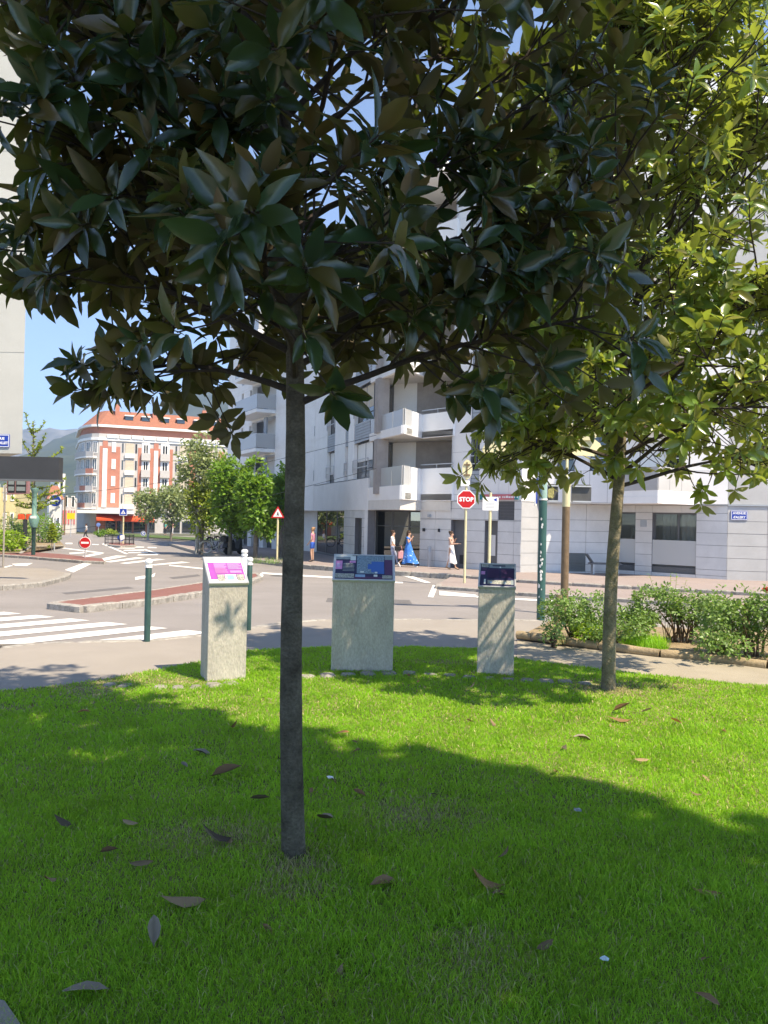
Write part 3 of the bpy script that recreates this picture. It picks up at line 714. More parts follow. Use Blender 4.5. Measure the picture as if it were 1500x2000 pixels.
# estate-agent style strip sign on the facade
sg = empty('shop_sign', S4.pt(S4.upx(975), .05, 2.55), label='long pink shop sign with teal square ends on grey facade', cat='sign')
sd = .08
cube('board', mat('sign_pink', (0.60, 0.17, 0.19), .5, .05), S4.M(S4.upx(947), S4.upx(1005), 2.52, 2.75, .03, sd), sg)
for a, b in ((938, 946), (1005.5, 1013)): cube('end_square', mat('sign_teal', (0.02, 0.20, 0.22), .5, .05), S4.M(S4.upx(a), S4.upx(b), 2.52, 2.75, .03, sd), sg)
lt = MB(); x = S4.upx(950)
for i in range(13):
    wq = rnd.uniform(.05, .11); lt.obox(S4.M(x, x + wq, 2.59, 2.59 + rnd.uniform(.06, .1), sd, sd + .004)); x += wq + rnd.choice((.03, .04, .09))
lt.build('lettering', M_signwhite, sg, True)
# ---- red and white corner building down the street
F0 = Vector((XP(190, 109), 109)); RBd = Vector((math.cos(R(22)), math.sin(R(22))))
RB = Fac(F0, F0 + RBd * 18.2)
arc = [(XP(190, 109), 109), (XP(176, 109.3), 109.3), (XP(164, 110.6), 110.6), (XP(155, 112.6), 112.6), (XP(151, 115), 115)]
rb = empty('corner_building', (F0.x, F0.y, -1.3), label='red and cream corner building with rounded balconies and red tiled roof', cat='building')
endp = RB.A.xy + RBd * 18.2; side = Vector((XP(147, 126), 126))
body = [tuple(p) for p in arc[::-1]] + [tuple(endp), tuple(endp + Vector((-RBd.y, RBd.x)) * 14), tuple(side)]
zc = lambda y: RB.z(240, y)
MB().prism(body, -1.4, zc(849)).build('wall', M_creamwall, rb, True)
def inset(poly, k):
    c = Vector((sum(p[0] for p in poly) / len(poly), sum(p[1] for p in poly) / len(poly)))
    return [tuple(c + (Vector(p) - c) * k) for p in poly]
MB().prism(inset(body, .94), zc(849) + .002, zc(834)).build('attic_wall', M_redwall, rb, True)
MB().prism(inset(body, 1.03), zc(836), zc(831.5)).build('cornice', M_white, rb, True)
MB().prism(inset(body, 1.025), zc(862), zc(857)).build('cornice', M_white, rb, True)
# roof, hipped
e_ = inset(body, 1.01); n = len(e_); ctr = RB.pt(3.2, -6, 0).xy
t_ = [tuple(Vector(p).lerp(ctr, .42)) for p in arc[::-1]] + [tuple(RB.pt(17.7, -2.7, 0).xy), tuple(RB.pt(17.7, -11.5, 0).xy), tuple(side.lerp(ctr, .3))]
rf = MB(); zr0, zr1 = zc(831.4), zc(800)
rf.add([(p[0], p[1], zr0) for p in e_] + [(p[0], p[1], zr1) for p in t_], [(i, (i + 1) % n, n + (i + 1) % n, n + i) for i in range(n)] + [list(range(n, 2 * n))])
roof = rf.build('roof', M_tile, rb, True)
for q in (249, 282, 320, 351, 385, 415):
    u = RB.upx(q); za = zr0 + 1.0
    dm = MB().obox(RB.M(u - .55, u + .55, za - .05, za + .5, -2.4, -.95)).build('dormer', M_glass, rb, True)
    cube('frame', M_white, RB.M(u - .66, u + .66, za + .51, za + .66, -2.5, -.75), dm)
for q in (226, 300, 398):
    u = RB.upx(q); ch = MB().obox(RB.M(u - .3, u + .3, zr0 + .8, zr1 + .9, -2.2, -1.6)).build('chimney', M_redwall, rb, True)
    cube('chimney_pot', M_frame, RB.M(u - .17, u + .17, zr1 + .901, zr1 + 1.4, -2.05, -1.75), ch)
zt_, zb_ = zc(861), zc(991)
def rbx(name, m, a, b, z0, z1, d0, d1): return cube(name, m, RB.M(RB.upx(a), RB.upx(b), z0, z1, d0, d1), rb)
for a, b in ((192, 232), (267, 335), (367, 398), (424, 436)): rbx('red_panel', M_redwall, a, b, zb_, zt_ - .9, -.1, .06)
for a, b in ((198, 207), (298, 306), (380, 386)): rbx('pilaster', M_white, a, b, zb_, zt_ - 1.2, -.1, .16)
for a, b in ((199, 206), (299, 305)): rbx('red_panel', M_redwall, a - 1.5, b + 1.5, zt_ - 1.1, zt_ - .02, -.1, .1)
rows = [(983, 965), (950, 932), (917, 899), (884, 866)]
for y0, y1 in rows:
    za, zb = zc(y0), zc(y1)
    o = window(rb, RB, RB.upx(215.5), RB.upx(223.5), za, zb + .1, d=.09, mull=(.5,), trans=(.5,), fm=M_white, t=.22)
    for a, b in ((242, 259), (348, 363), (402, 414)):
        s_ = slats(rb, RB, RB.upx(a), RB.upx(b), za - .15, zb + .05, 8, M_shutter, .06, 'shutter')
        rbx('sill', M_white, a - 1, b + 1, za - .75, za - .16, -.1, .3)
    for a, b in ((235.5, 238.5), (261.5, 265), (340, 343), (418, 421)):
        window(rb, RB, RB.upx(a), RB.upx(b), za, zb, d=.02, t=.06)
    for a, b in ((274, 290), (311, 328), (388, 397)):
        rbx('bay', M_white, a, b, za - 1.3, zb + .4, -.1, .075)
        window(rb, RB, RB.upx(a) + .2, RB.upx(b) - .2, za - .1, zb, d=.1, mull=(.5,), fm=M_white, t=.1, gm=M_glass)
        bl_ = cube('balcony', M_creamwall, RB.M(RB.upx(a) - .05, RB.upx(b) + .05, za - 1.0, za + .05, .08, .55), rb)
    for (pa, pb) in zip(arc[1:], arc[:-1]):
        f = Fac(pa, pb); L = f.L
        window(rb, f, L * .18, L * .82, za - .25, zb + .1, d=.04, mull=(.5,), fm=M_white, t=.1)
    ring = inset([(arc[0][0] - .2, arc[0][1])] + arc[1:], 1.0)
    out = [(p[0] - .28 * (i > 0) - .2, p[1] - 1.1 + .2 * i) for i, p in enumerate(ring)]
    bal = empty('balcony', parent=rb); bal.matrix_basis = mw(rb).inverted() @ Matrix.Translation((arc[1][0], arc[1][1], za - .9))
    MB().prism(out + ring[::-1], za - .95, za - .75).build('slab', M_white, bal, True)
    for pa, pb in zip(out[1:], out[:-1]):
        f = Fac(pa, pb)
        cube('parapet', M_redwall if y0 > 890 and rnd.random() < .35 else M_creamwall, f.M(0, f.L, za - .749, za - .05, -.12, -.02), bal)
zat = zc(846)
for q in range(200, 432, 15):
    u = RB.upx(q); window(rb, Fac(RB.A.xy + Vector(RB.n.xy) * -.62 + RBd * .4, endp + Vector(RB.n.xy) * -.62), u, u + .75, zc(849) + .1, zc(838), d=.1, fm=M_white if q % 2 else M_redwall, t=.08)
for q in range(206, 432, 24):
    cube('balustrade_panel', M_white, RB.M(RB.upx(q), RB.upx(min(q + 22, 436)), zc(857) + .01, zc(850), .05, .28), rb)
cn = MB().prism([(XP(140, 107), 107), (XP(262, 107.5), 107.5), tuple(RB.pt(RB.upx(262), .1, 0)[:2]), (arc[0][0], arc[0][1] - .1), (arc[2][0] - .2, arc[2][1])], zc(1003.5), zc(997.5)).build('canopy', M_white, rb, True)
def awning(a, b, z0, z1, out):
    m = MB(); pa, pb = RB.pt(RB.upx(a), .12, z1), RB.pt(RB.upx(b), .12, z1); qa, qb = RB.pt(RB.upx(a), out, z0 + .25), RB.pt(RB.upx(b), out, z0 + .25)
    dz = Vector((0, 0, -.3))
    m.add([pa, pb, qb, qa, qa + dz, qb + dz, pa + dz * .3, pb + dz * .3], [(0, 3, 2, 1), (3, 4, 5, 2), (0, 6, 4, 3), (1, 2, 5, 7), (6, 7, 5, 4)])
    return m.build('awning', M_awning, rb, True)
awning(188, 236, zc(1016.5), zc(1004.5), 2.2); awning(237.5, 300, zc(1018), zc(1007), 1.6)
zg = -1.3
for a, b in ((195, 203), (208, 226), (228, 236), (240, 258), (262, 284), (288, 303), (320, 352), (356, 400)):
    window(rb, RB, RB.upx(a), RB.upx(b), zg + .1, zc(1016), d=.05, mull=(.5,), gm=M_glass, name='shop_window')
for a, b in ((187, 206), (226, 229), (258.5, 261.5), (284.5, 287)): rbx('shop_pier', M_redwall, a, b, zg, zc(1014), .07, .2)
# ---- smaller buildings beyond the junction
def small_house(label, px0, px1, d, ytop, ybot, wm, rm=None, rows_=(), depth=9, win=2, stripes=None):
    f = Fac((XP(px0, d), d), (XP(px1, d + .6), d + .6)); z0, z1 = GZ(d) - .1, f.z((px0 + px1) / 2, ytop)
    h = empty('town_house', (f.A.x, f.A.y, z0), label=label, cat='house', group=None)
    cube('wall', wm, f.M(0, f.L, z0, z1, -depth, 0), h)
    if rm:
        m = MB(); L = f.L; zt = z1 + 1.8
        m.add([f.pt(-.3, .4, z1), f.pt(L + .3, .4, z1), f.pt(L + .3, -depth - .4, z1), f.pt(-.3, -depth - .4, z1), f.pt(.3, -depth / 2, zt), f.pt(L - .3, -depth / 2, zt)], [(0, 1, 5, 4), (2, 3, 4, 5), (1, 2, 5), (3, 0, 4), (0, 3, 2, 1)])
        m.build('roof', rm, h, True)
    for zr in rows_:
        for i in range(win):
            a = f.L * (i + .25) / win; b = f.L * (i + .75) / win
            window(h, f, a, b, z0 + zr, z0 + zr + 1.5, d=.03, fm=M_white, t=.08)
    if stripes:
        for i in range(5):
            cube('shop_stripe', stripes, f.M(f.L * (i * .2 + .02), f.L * (i * .2 + .11), z0 + 1.2, z0 + 3.0, .01, .08), h)
    return h
small_house('small shop house with red striped front beside the corner building', 122, 149, 100, 972, 1045, M_creamwall, None, (3.4,), 8, 2, mat('stripe_red', (.5, .13, .13), .7, .05))
small_house('narrow white house at the far end of the street behind the young tree', 96, 120, 95, 975, 1045, M_white, M_tile, (.8, 3.2), 8, 2)
small_house('low white gabled building under the mountain, above the blue round sign', 112, 126, 130, 925, 1040, M_white, None, (6.5,), 8, 1)
small_house('pale yellow building beneath the dark fascia at the picture edge', -40, 31, 70, 952, 1050, mat('yellow_wall', (.58, .5, .27), .85, .06), None, (1.0, 3.6), 8, 5)
# ---- pale tower at the left edge
tw = empty('tower_building', (-11, 22, -.4), label='tall pale blank-walled building with dark grey projecting fascia at its foot', cat='building')
TD = 22.0
cx_ = P(43, 886, TD).x; zt0 = P(43, 886, TD).z
TF = Fac((cx_ - 14, TD + .8), (cx_, TD))
MB().prism([tuple(TF.A.xy), (cx_, TD), (cx_ - 7, TD + 9), (cx_ - 20, TD + 9)], zt0, 26).build('wall', M_tower, tw, True)
for i in range(1, 8): cube('render_joint', mat('tower_joint', (.36, .355, .32), .9, .05), TF.M(0, TF.L - .01, zt0 + 2.9 * i, zt0 + 2.9 * i + .018, 0.0005, .004), tw)
zf0, zf1 = P(112, 937, 21.4).z, P(112, 893, 21.4).z
fa = Fac((cx_ - 14, 21.9), (XP(113, 21.4), 21.4))
cube('fascia', M_fascia, fa.M(0, fa.L, zf0, zf1, -.25, 0), tw)
cube('fascia_edge', M_frame, fa.M(0, fa.L + .02, zf0 - .05, zf0 - .002, -.3, .03), tw)
MB().obox(TF.M(0, 8.0, -.6, zf0 - .06, -5, -.4)).build('ground_floor_wall', M_tower, tw, True)
for i in range(3): cube('shop_window', M_glass, TF.M(.6 + 2.5 * i, 2.7 + 2.5 * i, -.3, zf0 - .4, -.39, -.35), tw)
# street name plate on it
def plate(label, fac, u, z, w_, h_, lines, size, off=.03, back=None):
    s = empty('street_name_plate', fac.pt(u, off, z), label=label, cat='sign')
    cube('plate', M_blue, fac.M(u - w_ / 2, u + w_ / 2, z - h_ / 2, z + h_ / 2, .004, off), s)
    bw = .018
    b = MB()
    for a in ((u - w_ / 2 + .01, u + w_ / 2 - .01, z + h_ / 2 - .01 - bw, z + h_ / 2 - .01), (u - w_ / 2 + .01, u + w_ / 2 - .01, z - h_ / 2 + .01, z - h_ / 2 + .01 + bw)):
        b.obox(fac.M(a[0], a[1], a[2], a[3], off, off + .003))
    for a in ((u - w_ / 2 + .01, u - w_ / 2 + .01 + bw), (u + w_ / 2 - .01 - bw, u + w_ / 2 - .01)): b.obox(fac.M(a[0], a[1], z - h_ / 2 + .03, z + h_ / 2 - .03, off, off + .003))
    b.build('border', M_signwhite, s, True)
    T = Matrix.Identity(4); T.col[0][:3] = fac.u; T.col[1][:3] = (0, 0, 1); T.col[2][:3] = fac.n
    for i, t in enumerate(lines):
        zz = z + size * .62 - i * size * 1.25
        m = T.copy(); m.col[3][:3] = fac.pt(u, off + .003, zz)
        o = text(t, size, M_signwhite, None, m, bold=.004); o.parent = s; o.matrix_parent_inverse = mw(s).inverted()
    if back: cube('backing', back, fac.M(u - w_ / 2 - .16, u + w_ / 2 - .1, z - h_ / 2 - .12, z + h_ / 2 - .06, .002, .0035), s)
plate('blue street name plate on the corner of the grey stone wall', S6, S6.upx(1443), S6.z(1443, 1006.5), .60, .36, ['AVENUE', "d'ALERY"], .125, .04)
plate('blue street name plate cut by the picture edge on pale tower', TF, TF.upx(-6), TF.z(-6, 861), .66, .37, ['AVENUE', 'BERTHOLLET'], .10, .03)

# ---- mountains
def mountain(name, ridge, d0, d1, seed, m, rough):
    xs = np.linspace(ridge[0][0], ridge[-1][0], 90); ys = np.interp(xs, [r[0] for r in ridge], [r[1] for r in ridge])
    NV = 26; vs = []; fs = []
    for j in range(NV):
        t = j / (NV - 1)
        for i, (x, y) in enumerate(zip(xs, ys)):
            top = P(x, y, d1); d = d1 + (d0 - d1) * t
            X = top.x + (x - 750) / 1500 * (d - d1) * .6
            h = (top.z + 4) * (1 - t) ** 1.15 - 4
            nz = noise.fractal(Vector((X / d1 * 9 + seed, d / d1 * 9, seed)), 1.0, 2.1, 6) * rough * d1 * (0.16 if j == 0 else 1) * (1 - t)
            vs.append((X, d, h + nz))
    n = len(xs)
    for j in range(NV - 1):
        for i in range(n - 1): fs.append((j * n + i, (j + 1) * n + i, (j + 1) * n + i + 1, j * n + i + 1))
    o = MB().add(vs, fs).build(name, m, None, False, True); o['kind'] = 'structure'; return o
M_forest = mat('mountain_forest', (0.030, 0.055, 0.026), 1, 0.35, 0.012, col2=(0.07, 0.085, 0.045))
M_rock = mat('mountain_rock', (0.04, 0.06, 0.035), 1, 0.3, 0.010, col2=(0.25, 0.24, 0.22))
mountain('mountain', [(-900, 900), (-300, 860), (0, 862), (44, 847), (70, 839), (88, 845), (111, 839), (129, 840), (150, 844), (220, 835), (330, 860), (600, 890), (900, 930)], 1500, 2700, 3.1, M_rock, .02)
mountain('mountain', [(40, 930), (90, 890), (130, 862), (152, 848), (200, 838), (280, 822), (355, 797), (381, 781), (416, 769), (470, 735), (560, 700), (700, 720), (900, 800), (1300, 850), (2200, 900)], 500, 1700, 8.7, M_forest, .018)
# ================================================================== VEGETATION
def leaf_template(wid, bend, fold, seg=(0.0, 0.06, 0.22, 0.5, 0.78, 1.0), prof=(0.05, 0.10, 0.72, 1.0, 0.66, 0.0), wave=0.0):
    V = []; F = []
    for i, (t, p) in enumerate(zip(seg, prof)):
        z = -bend * t * t; x = wid / 2 * p
        if i == len(seg) - 1: V.append((0, t, z)); break
        zz = z + fold * x + wave * math.sin(i * 2.1)
        V += [(-x, t, zz), (0, t, z), (x, t, z + fold * x - wave * math.sin(i * 1.7))]
    n = len(seg) - 1
    for i in range(n - 1):
        b = i * 3
        F += [(b, b + 1, b + 4, b + 3), (b + 1, b + 2, b + 5, b + 4)]
    b = (n - 1) * 3
    F += [(b, b + 1, b + 3), (b + 1, b + 2, b + 3)]
    return np.array(V), F
MAGT = [leaf_template(.40, .10, .35), leaf_template(.43, .28, .5, wave=.014), leaf_template(.36, -.08, .3, wave=-.018), leaf_template(.46, .16, .6, wave=.02), leaf_template(.33, .42, .4, wave=-.012)]
def merge_leaves(name, tf, templates, m, parent=None, smooth=True):
    """tf: list of (pos, X, Y, Z, size, template)"""
    Vs = []; loops = []; starts = []; off = 0; lt = 0
    for k, (V, F) in enumerate(templates):
        sel = [t for t in tf if t[5] == k]
        if not sel: continue
        pos = np.array([t[0] for t in sel]); A = np.array([[t[1], t[2], t[3]] for t in sel]); s = np.array([t[4] for t in sel])
        W = np.einsum('vk,nkc->nvc', V, A) * s[:, None, None] + pos[:, None, :]
        nv = len(V); Vs.append(W.reshape(-1, 3))
        fl = np.concatenate([np.array(f) for f in F]); ln = np.array([len(f) for f in F])
        L = (fl[None, :] + (off + np.arange(len(sel)) * nv)[:, None]).reshape(-1)
        loops.append(L); tot = np.tile(ln, len(sel)); starts.append(tot); off += nv * len(sel)
    Vs = np.concatenate(Vs); loops = np.concatenate(loops); tot = np.concatenate(starts)
    me = bpy.data.meshes.new(name); me.vertices.add(len(Vs)); me.vertices.foreach_set('co', Vs.ravel())
    me.loops.add(len(loops)); me.loops.foreach_set('vertex_index', loops)
    me.polygons.add(len(tot)); st = np.concatenate([[0], np.cumsum(tot)[:-1]])
    me.polygons.foreach_set('loop_start', st); me.polygons.foreach_set('loop_total', tot)
    if smooth: me.polygons.foreach_set('use_smooth', np.ones(len(tot), bool))
    me.materials.append(m); me.update(calc_edges=True)
    return link(bpy.data.objects.new(name, me), parent, bool(parent))
def template_mesh(name, T, m):
    me = bpy.data.meshes.new(name); me.from_pydata([tuple(v) for v in T[0]], [], T[1]); me.materials.append(m)
    me.polygons.foreach_set('use_smooth', [True] * len(me.polygons)); return me

def frame_of(y, z):
    y = y.normalized(); x = y.cross(z)
    if x.length < 1e-4: x = y.orthogonal()
    x.normalize(); return x, y, x.cross(y)

def rosette(out, p, axis, n, size, rr, ntemp=5, droop=0.25, spread=(28, 88)):
    axis = axis.normalized(); a = axis.orthogonal().normalized(); b = axis.cross(a); ph = rr.uniform(0, 6.28)
    for i in range(n):
        f = i / max(1, n - 1); th = R(spread[0] + (spread[1] - spread[0]) * f + rr.uniform(-10, 10)); an = ph + i * 2.39996 + rr.uniform(-.3, .3)
        rad = a * math.cos(an) + b * math.sin(an)
        y = axis * math.cos(th) + rad * math.sin(th); y.z -= droop * (0.3 + f) * rr.uniform(.3, 1.1); y.normalize()
        z = axis - y * axis.dot(y) + Vector((rr.gauss(0, .18), rr.gauss(0, .18), .12))
        x_, y_, z_ = frame_of(y, z)
        out.append((tuple(p + axis * (-0.05 * f) + rad * .008), tuple(x_), tuple(y_), tuple(z_), size * rr.uniform(.55, 1.22), rr.randrange(ntemp)))

def limb(p, d, L, rr, up=0.25, n=6, wig=.10):
    pts = [p.copy()]; d = d.normalized()
    for i in range(n):
        d = (d + Vector((rr.gauss(0, wig), rr.gauss(0, wig), rr.gauss(0, wig) * .7 + up / n))).normalized()
        p = p + d * (L / n); pts.append(p.copy())
    return pts
def along(pts, t):
    k = t * (len(pts) - 1); i = min(int(k), len(pts) - 2); return pts[i].lerp(pts[i + 1], k - i), (pts[i + 1] - pts[i]).normalized()

def magnolia(name, base, zc0, ztop, Rf, nb, seed, label, trunk_r, leaf, m_leaf, nleaf=8, lean=(0, 0), sub=6, individuals=300, keep=None, group=None, bark=None, extra=(), hang=1.0, q_=2):
    """keep(p) -> False drops twigs outside the crown outline"""
    rr = random.Random(seed); bx, by, bz = base
    root = empty(name, base, label=label, cat='tree', group=group)
    tp = []; tr = []
    for i in range(67):
        f = i / 66; z = bz - .03 + (ztop - .3) * f
        tp.append((bx + lean[0] * f + .03 * math.sin(f * 9 + seed) * min(1, f / .3), by + lean[1] * f + .03 * math.sin(f * 7 + 2 * seed) * min(1, f / .3), z))
        h = z - bz; wob = 1 + .045 * noise.noise(Vector((z * 5, seed, 0))) + .035 * noise.noise(Vector((z * 19, seed, 3)))
        tr.append(wob * (trunk_r * (1.14 - .12 * min(1, max(0, h) / .14) ** .6 if h < .14 else 1.03 - .20 * min(1, h / zc0)) if h < zc0 else trunk_r *   .83 * max(.10, 1 - .92 * ((h - zc0) / (ztop - zc0)) ** .8)))
    MB().tube(tp, tr, 18)  .build('trunk', bark or M_bark, root, True, True)
    L = []; wood = []
    def trunk_at(h):
        f = min(1, max(0, (h + .03) / (ztop - .3))); k = f * 66; i = min(65, int(k)); a, b = Vector(tp[i]), Vector(tp[i + 1]); return a.lerp(b, k - i)
    for k in range(nb):
        f = (k + .5) / nb
        h = zc0 + (ztop - .5 - zc0) * f ** 1.05
        az = k * 2.39996 + rr.uniform(-.35, .35)
        hr = h + .45 * (1 - f)     # height where the limb ends up
        Rr = Rf(hr, az) * rr.uniform(.82, 1.02)
        el = R(rr.uniform(16, 34) + 34 * f)
        if f < .15: el = R(rr.uniform(14, 28) + 9 * (1 - hang))
        d = Vector((math.cos(az) * math.cos(el), math.sin(az) * math.cos(el), math.sin(el)))
        Lb = Rr / math.cos(el) if f < .85 else Rr * 1.1
        pts = limb(trunk_at(h), d, Lb, rr, up=-.2 * hang if f < .35 else .25, n=8, wig=.07)
        rb_ = trunk_r * (.29 - .15 * f)
        mb = MB(); mb.tube(pts, [rb_ * (1 - .8 * i / 8) + .003 for i in range(9)], 7)
        tips = [(pts[-1], (pts[-1] - pts[-2]))]
        for s in range(sub):
            t = .30 + .66 * (s + rr.random() * .6) / sub
            p, dd = along(pts, t)
            sd_ = dd.cross(Vector((0, 0, 1))); sd_.normalize()
            if s % 2: sd_ = -sd_
            d2 = (dd * rr.uniform(.3, .9) + sd_ * rr.uniform(.5, 1) + Vector((0, 0, rr.uniform(-.45, .7)))).normalized()
            l2 = Lb * rr.uniform(.22, .42) * (1.15 - .4 * t)
            p2 = limb(p, d2, l2, rr, up=.25, n=4, wig=.12)
            mb.tube(p2, [rb_ * .42 * (1 - .15 * i) + .002 for i in range(5)], 5)
            tips.append((p2[-1], p2[-1] - p2[-2]))
            for q in range(q_):
                p3, d3 = along(p2, rr.uniform(.35, .75)); d3 = (d3 + Vector((rr.gauss(0, .6), rr.gauss(0, .6), rr.gauss(0.1, .5)))).normalized()
                p4 = limb(p3, d3, l2 * rr.uniform(.4, .7), rr, up=.3, n=3)
                mb.tube(p4, [rb_ * .26 * (1 - .2 * i) + .0015 for i in range(4)], 5)
                tips.append((p4[-1], p4[-1] - p4[-2]))
        if f < .45:      # hanging outer twigs that carry the skirt of the crown
            for s in range(10):
                p, dd = along(pts, rr.uniform(.35, .95)); sd_ = dd.cross(Vector((0, 0, 1))).normalized() * rr.choice((-1, 1))
                p4 = limb(p, dd * .6 + sd_ * rr.uniform(.2, 1) + Vector((0, 0, -rr.uniform(.4, 1.3) * hang)), rr.uniform(.25, .6) * hang ** .5 * (1.2 - f), rr, up=.15, n=3)
                mb.tube(p4, [rb_ * .24 * (1 - .2 * i) + .0015 for i in range(4)], 5); tips.append((p4[-1], (p4[-1] - p4[-2]) * 1.6))
        for s in range(3 if f < .8 else 1):
            p, dd = along(pts, rr.uniform(.45, .95)); tips.append((p, (dd + Vector((rr.gauss(0, .5), rr.gauss(0, .5), .4)))))
        mb.build('branch', M_twig if f > .0 else M_bark, root, True, True)
        for p, d in tips:
            if keep and not keep(p): continue
            d = d.normalized() + Vector((0, 0, .22))
            rosette(L, p, d, nleaf + rr.randrange(-2, 3), leaf, rr)
    for (tx, ty, tz), h in extra:      # outer limb added to throw leaf shade onto the magenta pillar
        pts = [trunk_at(h).lerp(Vector((tx, ty, tz)), i / 8) + Vector((0, 0, -.22 * math.sin(math.pi * i / 8))) for i in range(9)]
        mb = MB(); mb.tube(pts, [trunk_r * .26 * (1 - .09 * i) for i in range(9)], 6)
        for t in (.45, .6, .75, .88, 1.0):
            p, dd = along(pts, t); q = p + Vector((rr.gauss(0, .1), rr.gauss(0, .1), rr.uniform(.02, .16))); mb.tube([p, q], [.007, .004], 5); rosette(L, q, dd + Vector((0, 0, .5)), nleaf, leaf, rr)
        mb.build('branch', M_twig, root, True, True)
    for s in range(5):
        rosette(L, trunk_at(ztop - .3 - .12 * s), Vector((rr.gauss(0, .4), rr.gauss(0, .4), 1)), nleaf, leaf, rr)
    # the leaves that show largest stay objects of their own
    def shown(t):
        p = Vector(t[0]); v = p - Vector((0, 0, CAMZ)); dd = v.dot(cam_f)
        if dd < .3: return -1
        x, y = v.dot(cam_r) / dd * 1500 + 750, 1000 - v.dot(cam_u) / dd * 1500
        inside = -30 < x < 1530 and -30 < y < 2030
        return (t[4] / v.length) * (1 if inside else 0.0) * (1 + .5 * abs(Vector(t[3]).dot(v.normalized())))
    L.sort(key=shown, reverse=True)
    tm = [template_mesh('leaf', T, m_leaf) for T in MAGT]
    iv = mw(root).inverted()
    for t in L[:individuals]:
        o = bpy.data.objects.new('leaf', tm[t[5]]); M = Matrix.Identity(4)
        for c in range(3): M.col[c][:3] = Vector(t[1 + c]) * t[4]
        M.col[3][:3] = t[0]; o.matrix_basis = M; link(o, root, True)
    lv = merge_leaves('leaves', L[individuals:], MAGT, m_leaf, root); lv['kind'] = 'stuff'
    return root, L

T1 = GP(574, 1672); T2 = GP(1188, 1348)
def R1(h, az):
    prof = np.interp(h, [2.1, 2.5, 3.2, 4.2, 5.2, 6.2, 7.0], [1.0, 1.24, 1.32, 1.30, 1.15, .8, .3])
    return prof * (1.0 + .20 * max(0, math.cos(az - .35)))
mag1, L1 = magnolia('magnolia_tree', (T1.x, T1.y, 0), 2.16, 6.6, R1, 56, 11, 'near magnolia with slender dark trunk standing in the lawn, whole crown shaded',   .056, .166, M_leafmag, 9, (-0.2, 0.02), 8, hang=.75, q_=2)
def R2(h, az):
    return np.interp(h, [1.9, 2.4, 3.3, 4.4, 5.6, 6.6, 7.4], [1.55, 1.9, 1.95, 1.75, 1.25, .6, .2]) * (1 + .12 * max(0, math.cos(az)) - .34 * max(0, -math.cos(az)))
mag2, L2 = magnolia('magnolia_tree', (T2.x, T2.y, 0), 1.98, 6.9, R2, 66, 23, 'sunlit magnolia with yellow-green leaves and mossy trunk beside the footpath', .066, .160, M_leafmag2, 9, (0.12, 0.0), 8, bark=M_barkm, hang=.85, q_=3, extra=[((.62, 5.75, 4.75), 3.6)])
# big tree behind the photographer: outside the picture, its shade lies on the lawn and on the near magnolia
def shade_tree(base, zc_, rx, rz, nl, seed, label):
    rr = random.Random(seed); root = empty('plane_tree', base, label=label, cat='tree')
    mb = MB(); b = Vector(base)
    mb.tube([b, b + Vector((.05, 0, 2)), b + Vector((0, .1, zc_ - rz * .5)), b + Vector((0, 0, zc_ + rz * .6))], [.2, .16, .12, .03], 10)
    for k in range(14):
        az = k * 2.4; d = Vector((math.cos(az), math.sin(az), .5)); mb.tube(limb(b + Vector((0, 0, zc_ - rz * .7 + rz * 1.1 * k / 14)), d, rx * .85, rr, .2, 5), [.06, .05, .04, .03, .02, .01], 6)
    mb.build('trunk', M_bark2, root, True, True)
    L = []
    while len(L) < nl:
        v = Vector((rr.uniform(-1, 1), rr.uniform(-1, 1), rr.uniform(-1, 1)))
        if v.length > 1 + .1 * math.sin(v.x * 9 + v.y * 7): continue
        if v.length < .35: continue
        p = b + Vector((v.x * rx, v.y * rx, zc_ + v.z * rz))
        if noise.noise(p * .9) < -.36: continue
        y = Vector((rr.gauss(0, 1), rr.gauss(0, 1), rr.gauss(-.3, .6))); x_, y_, z_ = frame_of(y, Vector((rr.gauss(0, .4), rr.gauss(0, .4), 1)))
        L.append((tuple(p), tuple(x_), tuple(y_), tuple(z_), rr.uniform(.22, .36), 0))
    cr = merge_leaves('crown', L, [leaf_template(.8, .1, .2, (0, .1, .5, 1.0), (.05, .6, 1, 0))], M_leaftree, root); cr['kind'] = 'stuff'
    return root
shade_tree((3.3, -2.5, 0), 7.6, 4.6, 2.6, 15000, 5, 'tall plane tree behind the viewpoint that shades the lawn')

# ------------------------------------------------------------------ grass
def bare(x, y):
    n1 = noise.noise(Vector((x * .55 + 3, y * .55, 1.3))) + .5 * noise.noise(Vector((x * 1.7, y * 1.7, 4.2)))
    b = max(0.0, n1 - .5) * 1.3
    d1 = math.hypot(x - T1.x - .02, y - T1.y + .13); b = max(b, 1.0 - d1 / .24)
    d2 = math.hypot(x - T2.x, y - T2.y); b = max(b, 1.15 - d2 / .45)
    for cx, cy, rx, ry in ((.22, 4.25, .5, .32), (-.75, 3.9, .55, .3), (-3.0, 7.15, 1.0, .22), (-2.1, 7.45, .5, .2), (2.9, 7.75, .7, .25), (-3.2, 6.3, .5, .15), (.75, 8.75, .7, .18), (-.35, 3.35, .3, .12), (.4, 3.0, .2, .1), (-1.5, 2.4, .3, .1)):
        q = math.hypot((x - cx) / rx, (y - cy) / ry); b = max(b, (1.05 - q) * .6)
    return min(1, b)
